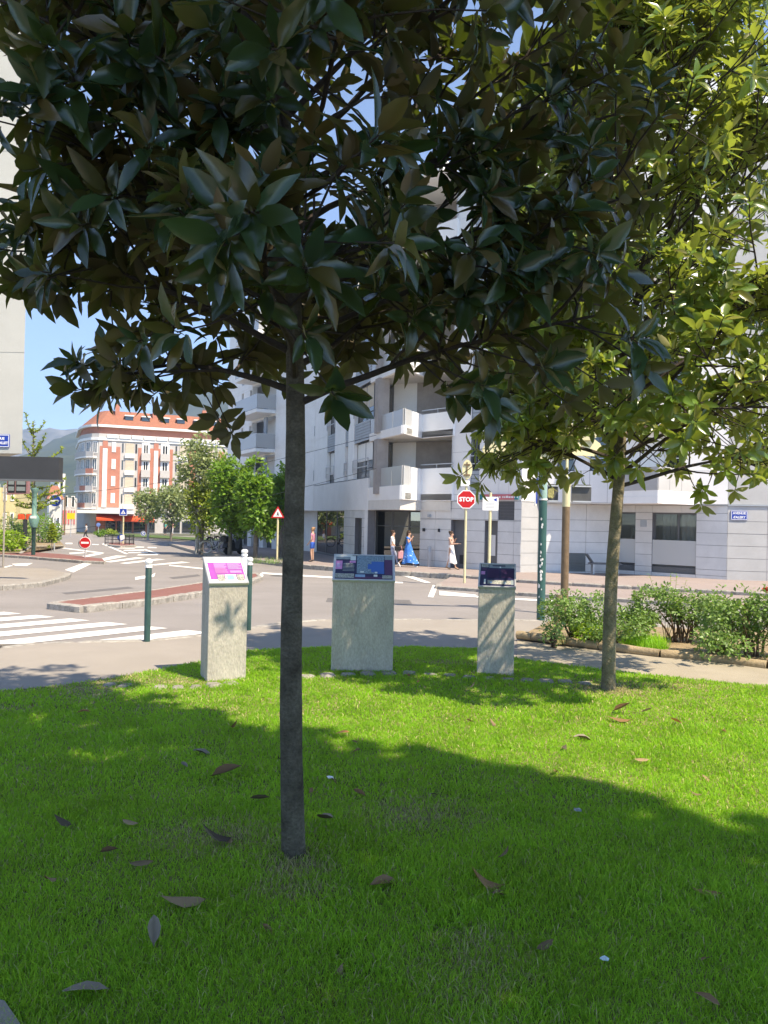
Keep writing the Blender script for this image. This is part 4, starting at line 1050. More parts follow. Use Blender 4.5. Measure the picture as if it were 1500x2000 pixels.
def make_grass():
    rr = np.random.default_rng(3); pts = []
    for y0, y1, den, h, w_ in ((1.9, 3.0, 24000, .046, .0032), (3.0, 4.4, 17000, .043, .0040), (4.4, 6.2, 9500, .038, .0058), (6.2, 10.0, 5200, .034, .0085)):
        xw = lambda y: .56 * y + .35
        area = 2 * xw(y1) * (y1 - y0); n = int(area * den)
        X = rr.uniform(-xw(y1), xw(y1), n); Y = rr.uniform(y0, y1, n)
        k = (np.abs(X) < .54 * Y + .25); X, Y = X[k], Y[k]
        pts.append(np.stack([X, Y, np.full(len(X), h), np.full(len(X), w_)], 1))
    A = np.concatenate(pts)
    # keep inside the lawn, thin where bare, off the pillars' slabs
    gxs = np.arange(-7, 7.01, .05); gys = np.arange(1.8, 10.2, .05)
    B = np.array([[bare(x, y) for x in gxs] for y in gys]); I = np.array([[in_poly(x, y, lawn_poly) for x in gxs] for y in gys])
    H = np.array([[noise.noise(Vector((x * 1.3, y * 1.3, 9))) + .6 * noise.noise(Vector((x * 4, y * 4, 2))) for x in gxs] for y in gys])
    ix = np.clip(((A[:, 0] + 7) / .05 + rr.uniform(-.5, .5, len(A))).round().astype(int), 0, len(gxs) - 1); iy = np.clip(((A[:, 1] - 1.8) / .05 + rr.uniform(-.5, .5, len(A))).round().astype(int), 0, len(gys) - 1)
    b = B[iy, ix]; hh = H[iy, ix]
    keep = I[iy, ix] & (rr.random(len(A)) > b * .6)
    A, b, hh = A[keep], b[keep], hh[keep]
    n = len(A)
    h = A[:, 2] * rr.uniform(.5, 1.25, n) * (1 + .45 * hh) * (1 - .4 * b); wd = A[:, 3] * rr.uniform(.7, 1.3, n)
    az = rr.uniform(0, 2 * np.pi, n); ln = rr.uniform(.25, 1.3, n); la = rr.uniform(0, 2 * np.pi, n)
    dx, dy = np.cos(az) * wd / 2, np.sin(az) * wd / 2; lx, ly = np.cos(la) * ln * h, np.sin(la) * ln * h
    x, y = A[:, 0], A[:, 1]; z0 = np.array([GZ(v) for v in y]) + .008
    V = np.empty((n, 5, 3))
    V[:, 0] = np.stack([x - dx, y - dy, z0], 1); V[:, 1] = np.stack([x + dx, y + dy, z0], 1)
    mx, my, mz = x + lx * .35, y + ly * .35, z0 + h * .6
    V[:, 2] = np.stack([mx - dx * .8, my - dy * .8, mz], 1); V[:, 3] = np.stack([mx + dx * .8, my + dy * .8, mz], 1)
    V[:, 4] = np.stack([x + lx, y + ly, z0 + h * np.sqrt(np.clip(1 - .5 * ln ** 2, .12, 1))], 1)
    dry = rr.random(n) < (.06 + .8 * b)
    for nm, sel, m in (('grass', ~dry, M_grass), ('dry_grass', dry, M_drygrass)):
        W = V[sel]; k = len(W); base = np.arange(k)[:, None] * 5
        loops = (base + np.array([[0, 1, 3, 2, 2, 3, 4]])).reshape(-1)
        me = bpy.data.meshes.new(nm); me.vertices.add(k * 5); me.vertices.foreach_set('co', W.reshape(-1))
        me.loops.add(len(loops)); me.loops.foreach_set('vertex_index', loops)
        tot = np.tile([4, 3], k); me.polygons.add(2 * k); me.polygons.foreach_set('loop_start', np.concatenate([[0], np.cumsum(tot)[:-1]])); me.polygons.foreach_set('loop_total', tot)
        me.materials.append(m); me.update(calc_edges=True)
        o = link(bpy.data.objects.new(nm, me)); o['kind'] = 'stuff'
        o['label'] = 'short green lawn grass around the magnolia trunks' if nm == 'grass' else 'straw-coloured dry grass in worn patches of the lawn'; o['category'] = 'grass'
make_grass()

# ------------------------------------------------------------------ leafy trees, shrubs
QT = [leaf_template(.55, .12, .3, (0, .08, .5, 1.0), (.05, .35, 1, 0)), leaf_template(.6, -.1, .4, (0, .08, .45, 1.0), (.05, .4, 1, 0))]
def leafy(name, base, label, cat, clumps, nl, ls, m_leaf, trunk=None, m_trunk=None, seed=1, up=.3, part='crown', group=None, hole=-.35, fr=1.0):
    """clumps: (x, y, z, rx, ry, rz) relative to base; trunk: list of (points, radii) relative to base"""
    rr = random.Random(seed); b = Vector(base)
    root = empty(name, base, label=label, cat=cat, group=group)
    if trunk:
        mb = MB()
        for pts, rads in trunk: mb.tube([b + Vector(p) for p in pts], rads, 8)
        mb.build('trunk' if cat == 'tree' else 'stem', m_trunk or M_bark2, root, True, True)
    L = []; vol = [c[3] * c[4] * c[5] for c in clumps]; tot = sum(vol)
    for c, v in zip(clumps, vol):
        k = int(nl * v / tot); got = 0; tries = 0
        while got < k and tries < k * 12:
            tries += 1
            d = Vector((rr.gauss(0, 1), rr.gauss(0, 1), rr.gauss(0, 1))).normalized() * rr.uniform(.15, 1) ** .45
            d *= 1 + .22 * noise.noise(d * 2.3 + Vector((seed, c[0], c[2])))
            p = b + Vector((c[0] + d.x * c[3], c[1] + d.y * c[4], c[2] + d.z * c[5]))
            if noise.noise(p * (1.4 * fr) + Vector((seed * 3.1, 0, 0))) < hole: continue
            y = Vector((d.x + rr.gauss(0, .7), d.y + rr.gauss(0, .7), d.z * .4 + rr.gauss(-.05, .6)))
            x_, y_, z_ = frame_of(y, Vector((d.x * .6 + rr.gauss(0, .5), d.y * .6 + rr.gauss(0, .5), up + rr.random())))
            L.append((tuple(p), tuple(x_), tuple(y_), tuple(z_), ls * rr.uniform(.6, 1.3), rr.randrange(2))); got += 1
    cr = merge_leaves(part, L, QT, m_leaf, root); cr['kind'] = 'stuff'
    return root
def gpt(px, py): p = GP(px, py); return Vector((p.x, p.y, p.z))
def at(px, d): return Vector((XP(px, d), d, GZ(d)))
def treep(h, n=5, r=.12, seed=0, sp=1.0):
    rr = random.Random(seed); o = [([(0, 0, -.05), (.03, 0, h * .35), (0, .05, h * .7), (.05, 0, h * .95)], [r, r * .8, r * .5, .02])]
    for i in range(n):
        az = i * 2.4 + seed; z = h * (.3 + .45 * i / n); l = sp * (.9 - .3 * i / n)
        o.append(([(0, 0, z), (math.cos(az) * l * .5, math.sin(az) * l * .5, z + l * .45), (math.cos(az) * l, math.sin(az) * l, z + l * .8)], [r * .5, r * .3, .015]))
    return o
# row in front of the far wing
def street_tree(px, d, ytop, ybot, wpx, label, ml, seed, nl=3600, ls=.26, mt=None, group=None, hole=-.3):
    b = at(px, d); k = d / 1500; zt = P(px, ytop, d).z - b.z; zb = P(px, ybot, d).z - b.z; r = wpx * k / 2; hc = (zt + zb) / 2; rz = (zt - zb) / 2
    rr = random.Random(seed)
    cl = [(0, 0, hc, r * .75, r * .75, rz * .85)] + [(math.cos(i * 1.3) * r * .5, math.sin(i * 1.3) * r * .5, hc + rr.uniform(-.6, .6) * rz, r * .5, r * .5, rz * .42) for i in range(6)] + [(rr.uniform(-.2, .2) * r, 0, zt - rz * .3, r * .35, r * .35, rz * .35)]
    return leafy('street_tree', b, label, 'tree', cl, nl, ls, ml, treep(zt * .92, 7, .13, seed, r * .9), mt or M_bark2, seed, hole=hole, group=group)
street_tree(500, 40.5, 893, 1056, 88, 'bright green street tree in front of the far wing, fullest of its row', M_leaftree, 31, 6500, .25)
street_tree(450, 44, 888, 1060, 100, 'bright green street tree behind the parked bicycles', M_leaftree, 32, 6000, .25)
street_tree(386, 47, 838, 1020, 110, 'tall airy grey-green birch before the red and cream building', M_leafolive, 33, 3000, .24, M_birch, hole=-.12)
street_tree(395, 47, 935, 1058, 80, 'yellowish low-crowned tree beneath the airy birch', M_leafyel, 34, 3000, .24)
street_tree(290, 80, 952, 1030, 66, 'small pale-trunked tree before the orange-red awning', M_leafolive, 35, 1900, .34, M_birch, hole=-.2)
street_tree(335, 78, 948, 1036, 62, 'small round tree between the awning and the yellowish tree', M_leafolive, 36, 1900, .34, M_bark2, hole=-.25)
street_tree(549, 42, 905, 1052, 56, 'narrow green street tree beside the triangular warning sign', M_leaftree, 37, 2000, .25)
# young upright tree with spiky shoots on the left
def shoot_tree(px, d, label):
    rr = random.Random(77); b = at(px, d); root = empty('young_tree', b, label=label, cat='tree'); k = d / 1500
    mb = MB(); L = []
    def sh(p, q, r):
        p, q = Vector(p), Vector(q); pts = [p.lerp(q, i / 5) + Vector((0, 0, -.15 * math.sin(i / 5 * 3.14))) for i in range(6)]
        mb.tube(pts, [r * (1 - .16 * i) for i in range(6)], 6)
        n = int((q - p).length / .07)
        for i in range(n):
            a, dd = along(pts, (i + rr.random()) / n)
            for _ in range(3):
                y = (Vector((rr.gauss(0, 1), rr.gauss(0, 1), rr.gauss(.1, .6))) + dd * .5); x_, y_, z_ = frame_of(y, Vector((rr.gauss(0, .4), rr.gauss(0, .4), 1)))
                L.append((tuple(a), tuple(x_), tuple(y_), tuple(z_), rr.uniform(.13, .26), rr.randrange(2)))
    Q = lambda x, y, dd=0: P(x, y, d + dd)
    sh(b, Q(65, 826), .16)
    for (x0, y0, x1, y1, dd) in ((63, 850, 49, 806, 0), (66, 845, 88, 823, .4), (68, 890, 89, 846, -.3), (66, 895, 44, 860, .4), (67, 880, 80, 862, .2), (66, 915, 125, 875, .3), (66, 935, 20, 905, -.4), (68, 955, 128, 935, 0), (68, 965, 10, 945, .5), (68, 985, 122, 962, .6), (68, 985, 22, 972, -.5), (68, 940, 108, 905, -.8), (68, 950, 30, 925, .8), (68, 975, 95, 955, -1.5), (68, 975, 45, 960, -1.3), (68, 970, 130, 950, 1), (68, 990, 110, 978, -.8), (68, 990, 30, 985, .9), (68, 995, 85, 985, -1.4)):
        sh(Q(x0, y0), Q(x1, y1, dd), .05)
    mb.build('trunk', M_bark2, root, True, True)
    cr = merge_leaves('crown', L, QT, M_leafyel, root); cr['kind'] = 'stuff'
shoot_tree(68, 48, 'young tree with long spiky upright shoots above the dark fascia')
# shrubs of the far-left bed
for i, (px, py, w_, h_, ml, lab) in enumerate(((14, 1078, 70, 42, M_leafbush2, 'low yellow-green plant at the front of the far flower bed, by the display post'), (30, 1070, 60, 50, M_leafbush, 'dusty green shrub in the far flower bed behind the low plant'), (75, 1060, 56, 62, M_leaftree, 'upright green shrub in the middle of the far flower bed'),
                                              (100, 1061, 40, 44, M_leafbush, 'small shrub by the green column in the far flower bed'), (8, 1060, 60, 60, M_leafolive, 'grey-green shrub at the picture edge in the far flower bed'), (50, 1052, 50, 48, M_leafolive, 'loose grey-green shrub at the back of the far flower bed'), (101, 1073, 10, 50, M_leafyel, 'thin tall yellow weed at the tip of the far flower bed'))):
    b = gpt(px, py); k = b.y / 1500
    leafy('shrub', b, lab, 'shrub', [(0, 0, h_ * k * .45, w_ * k / 2, w_ * k / 2, h_ * k * .5), (w_ * k * .2, 0, h_ * k * .6, w_ * k * .3, w_ * k * .3, h_ * k * .38)], 700, .2, ml, [([(0, 0, 0), (0, 0, h_ * k * .5)], [.04, .02])], None, 40 + i, part='foliage')
for i, (px, py, w_, lab) in enumerate(((215, 1046, 26, 'clump of orange and yellow flowers on the green verge'), (195, 1047, 22, 'low green plants left of the orange flowers on the verge'))):
    b = gpt(px, py); k = b.y / 1500
    leafy('flower_clump', b, lab, 'flowers', [(0, 0, .35, w_ * k / 2, .5, .4)], 350, .22, M_leafyel if i == 0 else M_leaftree, None, None, 60 + i, part='foliage')
# rose bed along the footpath
def bush(px, py, wl, wr, ytop, label, ml, seed, nl, ls=.052, stems=6, zlo=.25, group=None, hole=-.3):
    b = gpt(px, py); k = b.y / 1500; h = (py - ytop) * k; rr = random.Random(seed)
    cl = []
    n = max(3, int((wl + wr) / 38))
    for i in range(n):
        x = (-wl + (wl + wr) * (i + .5) / n) * k
        cl.append((x, rr.uniform(-.12, .12), h * rr.uniform(.58, .68), (wl + wr) * k / n * .85, .34, h * .38))
        cl.append((x + rr.uniform(-.1, .1), rr.uniform(-.2, .2), h * rr.uniform(.40, .5) + zlo * .3, (wl + wr) * k / n * .6, .3, h * (.5 - zlo)))
    st = []
    for i in range(stems):
        x = (-wl + (wl + wr) * (i + .5) / stems) * k * .55
        st.append(([(x * .4, rr.uniform(-.05, .05), -.03), (x * .7 + rr.uniform(-.05, .05), 0, h * .25), (x * 1.3, rr.uniform(-.1, .1), h * .6)], [.02, .014, .006]))
        st.append(([(x * .5, 0, h * .1), (x * .5 + rr.uniform(-.2, .2), rr.uniform(-.2, .2), h * .5)], [.012, .005]))
    return leafy('rose_bush', b + Vector((0, 0, .04)), label, 'bush', cl, nl, ls, ml, st, mat('rose_stem', (.10, .065, .04), .8, .3, 9), seed, part='foliage', hole=hole, fr=2.2, group=group)
bush(1128, 1258, 56, 48, 1160, 'leafy rose bush between the teal post and the mossy trunk', M_leafbush, 71, 2300)
bush(1150, 1262, 30, 28, 1222, 'low bright yellow-green plant at the foot of the bush beside the mossy trunk', M_leafbush2, 72, 650, .055, 3)
bush(1232, 1258, 34, 40, 1188, 'round green bush just right of the mossy trunk', M_leafbush, 73, 1300)
bush(1335, 1262, 92, 70, 1156, 'wide rose bush on bare leaning stems with daylight under it', M_leafbush, 74, 3600, .052, 9, .42)
bush(1470, 1290, 80, 80, 1156, 'dense rose bush wrapped round the wooden post, one red rose on top', M_leafbush, 75, 4300, .054, 6, .05)
bush(1400, 1292, 34, 30, 1235, 'low shoots spilling over the log edging before the wooden post', M_leafbush, 76, 800, .055, 4, .05)
bush(1190, 1268, 60, 70, 1212, 'low leafy growth joining the bushes at the foot of the mossy trunk', M_leafbush, 78, 1100, .05, 4, .1)
bush(1082, 1266, 16, 14, 1222, 'sparse small plant at the foot of the leaning wooden post', M_leafbush, 77, 260, .05, 3, .05)
# tall thin shoots above the wide bush
tsb = gpt(1300, 1258); tss = empty('thin_weed', tsb, label='tall thin weed shoots rising above the wide rose bush', cat='plant')
mb = MB(); L = []; rr = random.Random(5)
for x, y in ((1268, 1122), (1310, 1120), (1322, 1122), (1290, 1140), (1340, 1135)):
    e = P(x, y, tsb.y); pts = [tsb + Vector((0, 0, 0)), tsb.lerp(e, .6) + Vector((.03, 0, 0)), e]; mb.tube(pts, [.005, .004, .002], 5)
    for i in range(8):
        a, d = along(pts, .55 + .45 * i / 7); x_, y_, z_ = frame_of(Vector((rr.gauss(0, 1), rr.gauss(0, 1), .4)), Vector((0, 0, 1))); L.append((tuple(a), tuple(x_), tuple(y_), tuple(z_), .05, 0))
mb.build('stem', M_leafyel, tss, True); merge_leaves('foliage', L, QT, M_leafbush2, tss)['kind'] = 'stuff'
rp = P(1497, 1155, 10.1); rose = empty('rose_flower', rp, label='single red rose at the right edge of the hedge', cat='flower')
L = []
for i in range(26):
    d = Vector((rr.gauss(0, 1), rr.gauss(0, 1), rr.gauss(.2, .7))).normalized(); x_, y_, z_ = frame_of(Vector((0, 0, 1)) + d * .7, d); L.append((tuple(rp + d * (.012 + .02 * i / 26)), tuple(x_), tuple(y_), tuple(z_), .05, 0))
merge_leaves('petals', L, [leaf_template(.9, -.3, .3, (0, .1, .5, 1.0), (.2, .6, 1, 0.2))], mat('rose_red', (.55, .008, .02), .5, .1), rose)
MB().tube([rp - Vector((.04, 0, .35)), rp], [.005, .004], 5).build('stem', M_leafbush, rose, True)
# tuft of long grass in the bed, tufts round the slabs
def tuft(px, py, r, n, h, label, m=None, seed=1):
    b = gpt(px, py); rr = random.Random(seed); L = []
    for i in range(n):
        a = rr.uniform(0, 6.28); q = r * math.sqrt(rr.random()); y = Vector((rr.gauss(0, .45), rr.gauss(0, .45), 1)); x_, y_, z_ = frame_of(y, Vector((math.cos(a), math.sin(a), .2)))
        L.append(((b.x + q * math.cos(a), b.y + q * math.sin(a), b.z + .04), tuple(x_), tuple(y_), tuple(z_), h * rr.uniform(.6, 1.2), 0))
    o = merge_leaves('grass_tuft', L, [leaf_template(.06, .35, .3, (0, .3, .7, 1.0), (.8, 1, .7, 0))], m or M_grass)
    tag(o, label, 'grass', None, 'stuff'); return o
tuft(1258, 1270, .32, 900, .17, 'tuft of long fresh grass in the dry bed under the bushes', None, 3)
tuft(1090, 1262, .12, 120, .14, 'few dry stalks by the leaning wooden post', M_drygrass, 4)
tuft(520, 1101, .9, 160, .3, 'weeds along the far kerb near the warning sign', M_leafbush, 6)
# ================================================================== OBJECTS
# ---- concrete information pillars
M_navy = mat('print_navy', (0.022, 0.022, 0.065), .35, .15, 30); M_plum = mat('print_plum', (0.085, 0.03, 0.085), .35, .1, 20)
M_mag = mat('print_magenta', (0.32, 0.07, 0.33), .35, .06, 20); M_pinkp = mat('print_pink', (0.52, 0.22, 0.44), .35, .1, 30)
M_lil = mat('print_lilac', (0.44, 0.33, 0.52), .35, .06, 30); M_lake = mat('print_lake_blue', (0.03, 0.12, 0.38), .35, .05, 30)
M_map = mat('print_map', (0.05, 0.10, 0.16), .35, .0, 70, col2=(0.28, 0.38, 0.42)); M_pale = mat('print_pale', (0.60, 0.62, 0.58), .35, .06, 20)
M_greyp = mat('print_grey', (0.22, 0.26, 0.27), .35, .05, 20); M_photo = mat('print_photo', (0.10, 0.13, 0.10), .35, .0, 60, col2=(0.5, 0.47, 0.42))
M_skyp = mat('print_sky_blue', (0.22, 0.34, 0.48), .35, .1, 40); M_text = mat('print_text', (0.62, 0.55, 0.62), .4, .0)
M_alu = mat('panel_frame_metal', (0.55, 0.55, 0.54), .35, .05, 10, metal=.5)
def pillar(label, c, wd, dp, hf, hb, yaw, prints, kinds):
    root = empty('information_pillar', (c[0], c[1], GZ(c[1]) - .0), yaw, label=label, cat='information pillar')
    T = Matrix(((0, 0, 1, -wd / 2), (1, 0, 0, 0), (0, 1, 0, 0), (0, 0, 0, 1)))
    body = MB().prism([(0, -.1), (dp, -.1), (dp, hb), (0, hf)], 0, wd, T=T).build('pillar_body', M_concrete, root)
    bv = body.modifiers.new('edge', 'BEVEL'); bv.width = .008; bv.segments = 2
    sl = Vector((0, dp, hb - hf)); L = sl.length; up = sl.normalized(); nrm = Vector((0, -up.z, up.y))
    F = Matrix.Identity(4); F.col[0][:3] = (1, 0, 0); F.col[1][:3] = up; F.col[2][:3] = nrm; F.col[3][:3] = Vector((0, 0, hf)) - Vector((1, 0, 0)) * wd / 2 + nrm * .004
    def slab(a, b, c_, d_, z0, z1, m): return (a, b, c_, d_, z0, z1, m)
    fr = MB(); fr.obox(F @ Matrix.Translation((wd / 2, L / 2 - .004, .011)) @ Matrix.Diagonal((wd + .012, L + .016, .022, 1)))
    b = .012
    for x0, x1, y0, y1 in ((-.004, wd + .004, -.01, -.01 + b), (-.004, wd + .004, L - .004 - b, L - .004), (-.004, -.004 + b, -.01 + b, L - .004 - b), (wd + .004 - b, wd + .004, -.01 + b, L - .004 - b)):
        fr.obox(F @ Matrix.Translation(((x0 + x1) / 2, (y0 + y1) / 2, .025)) @ Matrix.Diagonal((x1 - x0, y1 - y0, .006, 1)))
    fo = fr.build('panel', M_alu, root)
    mats_ = []; pm = MB()
    for k, (x0, x1, y0, y1, m) in enumerate(prints):
        if m not in mats_: mats_.append(m)
        z = .0226 + .00022 * k
        q = [F @ Vector((wd * x, L * y, z)) for x, y in ((x0, y0), (x1, y0), (x1, y1), (x0, y1))]
        pm.add(q, [(0, 1, 2, 3)], mats_.index(m))
    pm.build('printed_sheet', mats_, fo)
    return root
rr = random.Random(12)
def lines(x0, x1, y0, y1, n, m):
    o = []
    for i in range(n):
        h = (y1 - y0) / n; o.append((x0, x1 - (x1 - x0) * rr.uniform(0, .25) * (i % 3 == 2), y0 + i * h + h * .3, y0 + i * h + h * .75, m))
    return o[::-1]
pl = [(.03, .97, .03, .97, M_signwhite), (.06, .96, .13, .78, M_mag), (.08, .26, .86, .90, M_lil), (.14, .3, .81, .84, M_lil)] + lines(.22, .54, .58, .75, 5, M_lil) + lines(.57, .93, .50, .75, 7, M_lil) + lines(.22, .54, .34, .52, 4, M_pinkp) + [(.22, .5, .53, .565, M_pinkp), (.60, .9, .36, .45, M_pinkp), (.24, .42, .07, .30, M_photo), (.44, .72, .07, .30, M_signwhite), (.48, .67, .09, .28, M_skyp), (.74, .93, .07, .30, M_photo)]
pc = [(.03, .97, .03, .97, M_navy), (.03, .36, .80, .97, M_greyp), (.03, .30, .90, .97, M_pale), (.27, .36, .76, .93, M_pale), (.03, .14, .40, .74, M_pinkp), (.05, .10, .48, .64, M_lil), (.26, .36, .66, .74, M_pinkp), (.38, .83, .24, .96, M_map), (.62, .83, .30, .72, M_lake), (.56, .63, .42, .62, M_lake), (.70, .83, .24, .31, M_lake), (.84, .97, .20, .80, M_plum), (.84, .97, .80, .97, M_greyp), (.03, .34, .06, .23, M_photo), (.34, .96, .04, .12, M_plum), (.36, .52, .10, .2, M_skyp), (.66, .72, .12, .2, M_pale), (.44, .5, .27, .33, M_pale), (.68, .72, .25, .31, M_pale), (.80, .96, .05, .18, M_photo)] + lines(.15, .34, .30, .64, 6, M_greyp)
pr = [(.03, .97, .03, .97, M_navy), (.27, .97, .80, .97, M_greyp), (.05, .25, .82, .96, M_photo), (.36, .72, .87, .92, M_navy), (.56, .60, .80, .86, M_signwhite), (.05, .16, .50, .64, M_pinkp), (.08, .2, .70, .77, M_plum), (.14, .19, .10, .30, M_pale), (.24, .9, .10, .26, M_photo), (.30, .36, .13, .2, M_skyp), (.70, .74, .1, .2, M_pale), (.88, .95, .08, .28, M_greyp)] + lines(.22, .56, .36, .74, 8, M_plum) + lines(.60, .94, .36, .74, 8, M_plum)
a = GP(404, 1334); b = GP(480, 1330)
pillar('sunlit concrete information pillar with magenta printed panel and leaf shadow', ((a.x + b.x) / 2, (a.y + b.y) / 2), .385, .34, .955, 1.19, R(24), pl, 0)
a = GP(646, 1315); b = GP(766, 1313)
pillar('widest concrete information pillar with blue map panel, dappled by tree shade', ((a.x + b.x) / 2, (a.y + b.y) / 2), .655, .33, .965, 1.215, R(1), pc, 0)
a = GP(931, 1319); b = GP(1003, 1322)
pillar('shaded concrete information pillar with dark navy printed panel near the sunlit magnolia', ((a.x + b.x) / 2, (a.y + b.y) / 2), .385, .34, .925, 1.15, R(-9), pr, 0)
# flat stones set in the turf in front of them
M_slab = mat('turf_stone', (.27, .25, .215), .95, .25, 6, .5, 40, fine=.2)
st = empty('stone_edging', (0, 8, 0), kind='structure'); sp = [Vector(G2(*q)) for q in ((200, 1340), (260, 1344), (330, 1347), (400, 1344), (470, 1335), (540, 1329), (620, 1323), (700, 1320), (780, 1319), (860, 1321), (935, 1327), (1010, 1330), (1085, 1334), (1160, 1338))]
for p, q in zip(sp, sp[1:]):
    for i in range(2):
        c = p.lerp(q, (i + .5) / 2); d = q - p
        if rr.random() < .12: continue
        o = MB().bbox((0, 0, 0), (d.length / 2 * rr.uniform(.8, .96), rr.uniform(.12, .2), .05), .03).build('stone', M_slab, st, True)
        o.matrix_basis = Matrix.Translation((c.x, c.y + rr.uniform(-.03, .03), rr.uniform(.0, .012))) @ Euler((rr.uniform(-.05, .05), rr.uniform(-.05, .05), math.atan2(d.y, d.x) + rr.uniform(-.1, .1))).to_matrix().to_4x4()

# ---- bollards
def bollard(label, p, h, m, mc, r=.04, group=None):
    root = empty('bollard', p, label=label, cat='bollard', group=group)
    MB().lathe([(r, -.1), (r, h - .12), (r * .9, h - .115)], 16).build('post', m, root, False, True)
    MB().lathe([(r * 1.15, h - .115), (r * 1.15, h - .085), (r * .8, h - .08), (r * .8, h - .07), (r * 1.15, h - .058), (r * 1.22, h - .035), (r * 1.05, h - .012), (r * .55, h), (.001, h + .002)], 16).build('ball_cap', mc, root, False, True)
    return root
bollard('green bollard with white ball cap standing at the end of the zebra crossing', GP(287, 1253), 1.07, M_green, M_white)
bollard('green bollard with white cap directly behind the magenta pillar', GP(485, 1231), 1.08, M_green, M_white)
pw = at(479.5, 13.6); bollard('all-white post peeking out behind the magenta pillar and the second bollard', (pw.x, 13.6, GZ(13.6) - .1), P(479, 1073, 13.6).z - GZ(13.6) + .1, mat('white_post', (.72, .68, .66), .5, .05), M_white, .05)

# ---- signs and posts
def face(loc, yaw=0.0):
    m = Matrix.Identity(4); m.col[0][:3] = (math.cos(yaw), math.sin(yaw), 0); m.col[1][:3] = (0, 0, 1); m.col[2][:3] = (math.sin(yaw), -math.cos(yaw), 0); m.col[3][:3] = loc
    return m
def ngon(n, r, ph=0): return [(r * math.cos(2 * math.pi * i / n + ph), r * math.sin(2 * math.pi * i / n + ph)) for i in range(n)]
def rrect(w_, h_, r):
    o = []
    for cx, cy, a in ((w_ / 2 - r, h_ / 2 - r, 0), (-w_ / 2 + r, h_ / 2 - r, 90), (-w_ / 2 + r, -h_ / 2 + r, 180), (w_ / 2 - r, -h_ / 2 + r, 270)):
        for i in range(4): o.append((cx + r * math.cos(R(a + 30 * i)), cy + r * math.sin(R(a + 30 * i))))
    return o
def post(root, h, r, m, z0=-.15, name='post'): return MB().tube([(0, 0, z0), (0, 0, h)], r, 12).build(name, m, root, False, True)
def sign_root(name, p, label, cat='sign'): return empty(name, p, label=label, cat=cat)
# STOP
p = GP(907, 1139, -.03); k = p.y / 1500
s = sign_root('stop_sign', p, 'red octagonal STOP sign on a cream pole with oval sign back above', 'road sign')
H = lambda y, px=911, q=p: P(px, y, q.y).z - q.z
post(s, H(899), .042, M_cream)
c = (0, -.07, H(975.5)); r8 = 19.2 * k
o = MB().prism(ngon(8, r8, R(22.5)), -.012, 0, T=face(c)).prism(ngon(8, r8 * .90, R(22.5)), 0.0005, .003, 1, T=face(c)).build('octagon_plate', [M_signwhite, M_red], s)
text('STOP', r8 * .60, M_signwhite, o, face((0, -.0745, H(975.5) - .005)), bold=.009)
ov = [(math.cos(2 * math.pi * i / 20) * 10 * k, math.sin(2 * math.pi * i / 20) * 19 * k) for i in range(20)]
o = MB().prism(ov, -.01, .01, T=face((.01, -.06, H(917)))).build('oval_sign_back', M_creamsign, s)
b_ = MB(); b_.obox(Matrix.Translation((0, -.085, H(917))) @ Matrix.Diagonal((.035, .03, 28 * k, 1)))
for yy in (908, 928): b_.obox(Matrix.Translation((0.0, -.088, H(yy))) @ Matrix.Diagonal((12 * k, .025, .05, 1)))
b_.build('bracket', M_brownpole, o)
MB().prism(rrect(19 * k, 11 * k, .03), -.01, .01, T=face((-.06, -.055, H(944)))).build('small_plate', M_signwhite, s)
# white notice board on cream pole
p = GP(958, 1108, .0); p = Vector((XP(957, 28.5), 28.5, GZ(28.5) + .0)); k = p.y / 1500
s = sign_root('notice_board', p, 'small white notice board on a cream pole by the grey door', 'sign')
H = lambda y, px=958, q=p: P(px, y, q.y).z - q.z
post(s, H(962), .055, M_cream)
o = MB().prism(rrect(31 * k, 26 * k, .03), -.02, .0, T=face((0, -.07, H(984)))).build('board', M_signwhite, s)
b_ = MB(); b_.prism([(0, 0), (7 * k, 3.5 * k), (7 * k, -3.5 * k)], .0005, .004, T=face((5 * k, -.07, H(976))))
b_.build('blue_arrow_mark', M_blue, o)
b_ = MB()
for i in range(4): b_.obox(Matrix.Translation((-.02, -.072, H(983 + i * 2.8))) @ Matrix.Diagonal((18 * k, .003, .012, 1)))
b_.build('text_lines', M_greyp, o)
# teal lamp post with a blue-bordered sign seen edge on
p = GP(1056, 1211); k = p.y / 1500
s = sign_root('lamp_post', p, 'tall teal painted post with peeling paint beside the pale corner pier', 'lamp post')
H = lambda y, px=1059, q=p: P(px, y, q.y).z - q.z
MB().lathe([(.074, -.2), (.074, H(975) - .001)], 20).build('lower_post', mat('peeling_teal', (.028, .085, .078), .45, .0, 5, .1, 30, col2=(.045, .12, .11), stretch=(1, 1, .5)), s, False, True)
MB().lathe([(.071, H(975)), (.068, H(940)), (.066, H(925)), (.0, H(924))], 20).build('upper_post', M_tealpale, s, False, True)
MB().lathe([(.079, H(977)), (.079, H(974))], 20).build('band', M_white, s, False, True)
pp = MB()
for i in range(22):
    z = rr.triangular(.3, H(1000), 1.0); an = R(rr.gauss(250, 14)); h_ = rr.uniform(.006, .02)
    T = Matrix.Translation((0, 0, z)) @ Matrix.Rotation(an, 4, 'Z') @ Matrix.Translation((.0745, 0, 0)) @ Matrix.Rotation(R(90), 4, 'Y')
    pp.prism([(q[0] * h_ * rr.uniform(1, 2.6), q[1] * h_) for q in ngon(7, 1)], -.001, .0012, T=T)
pp.build('peeled_paint', M_white, s)
o = MB().prism(rrect(8 * k * 2, 60 * k, .02), -.01, .01, T=face((-.13, -.02, H(958)), R(62))).build('side_sign', M_signwhite, s)
MB().prism(rrect(8 * k * 1.4, 52 * k, .02), .0105, .013, T=face((-.13, -.02, H(958)), R(62))).build('blue_face', M_blue, o)
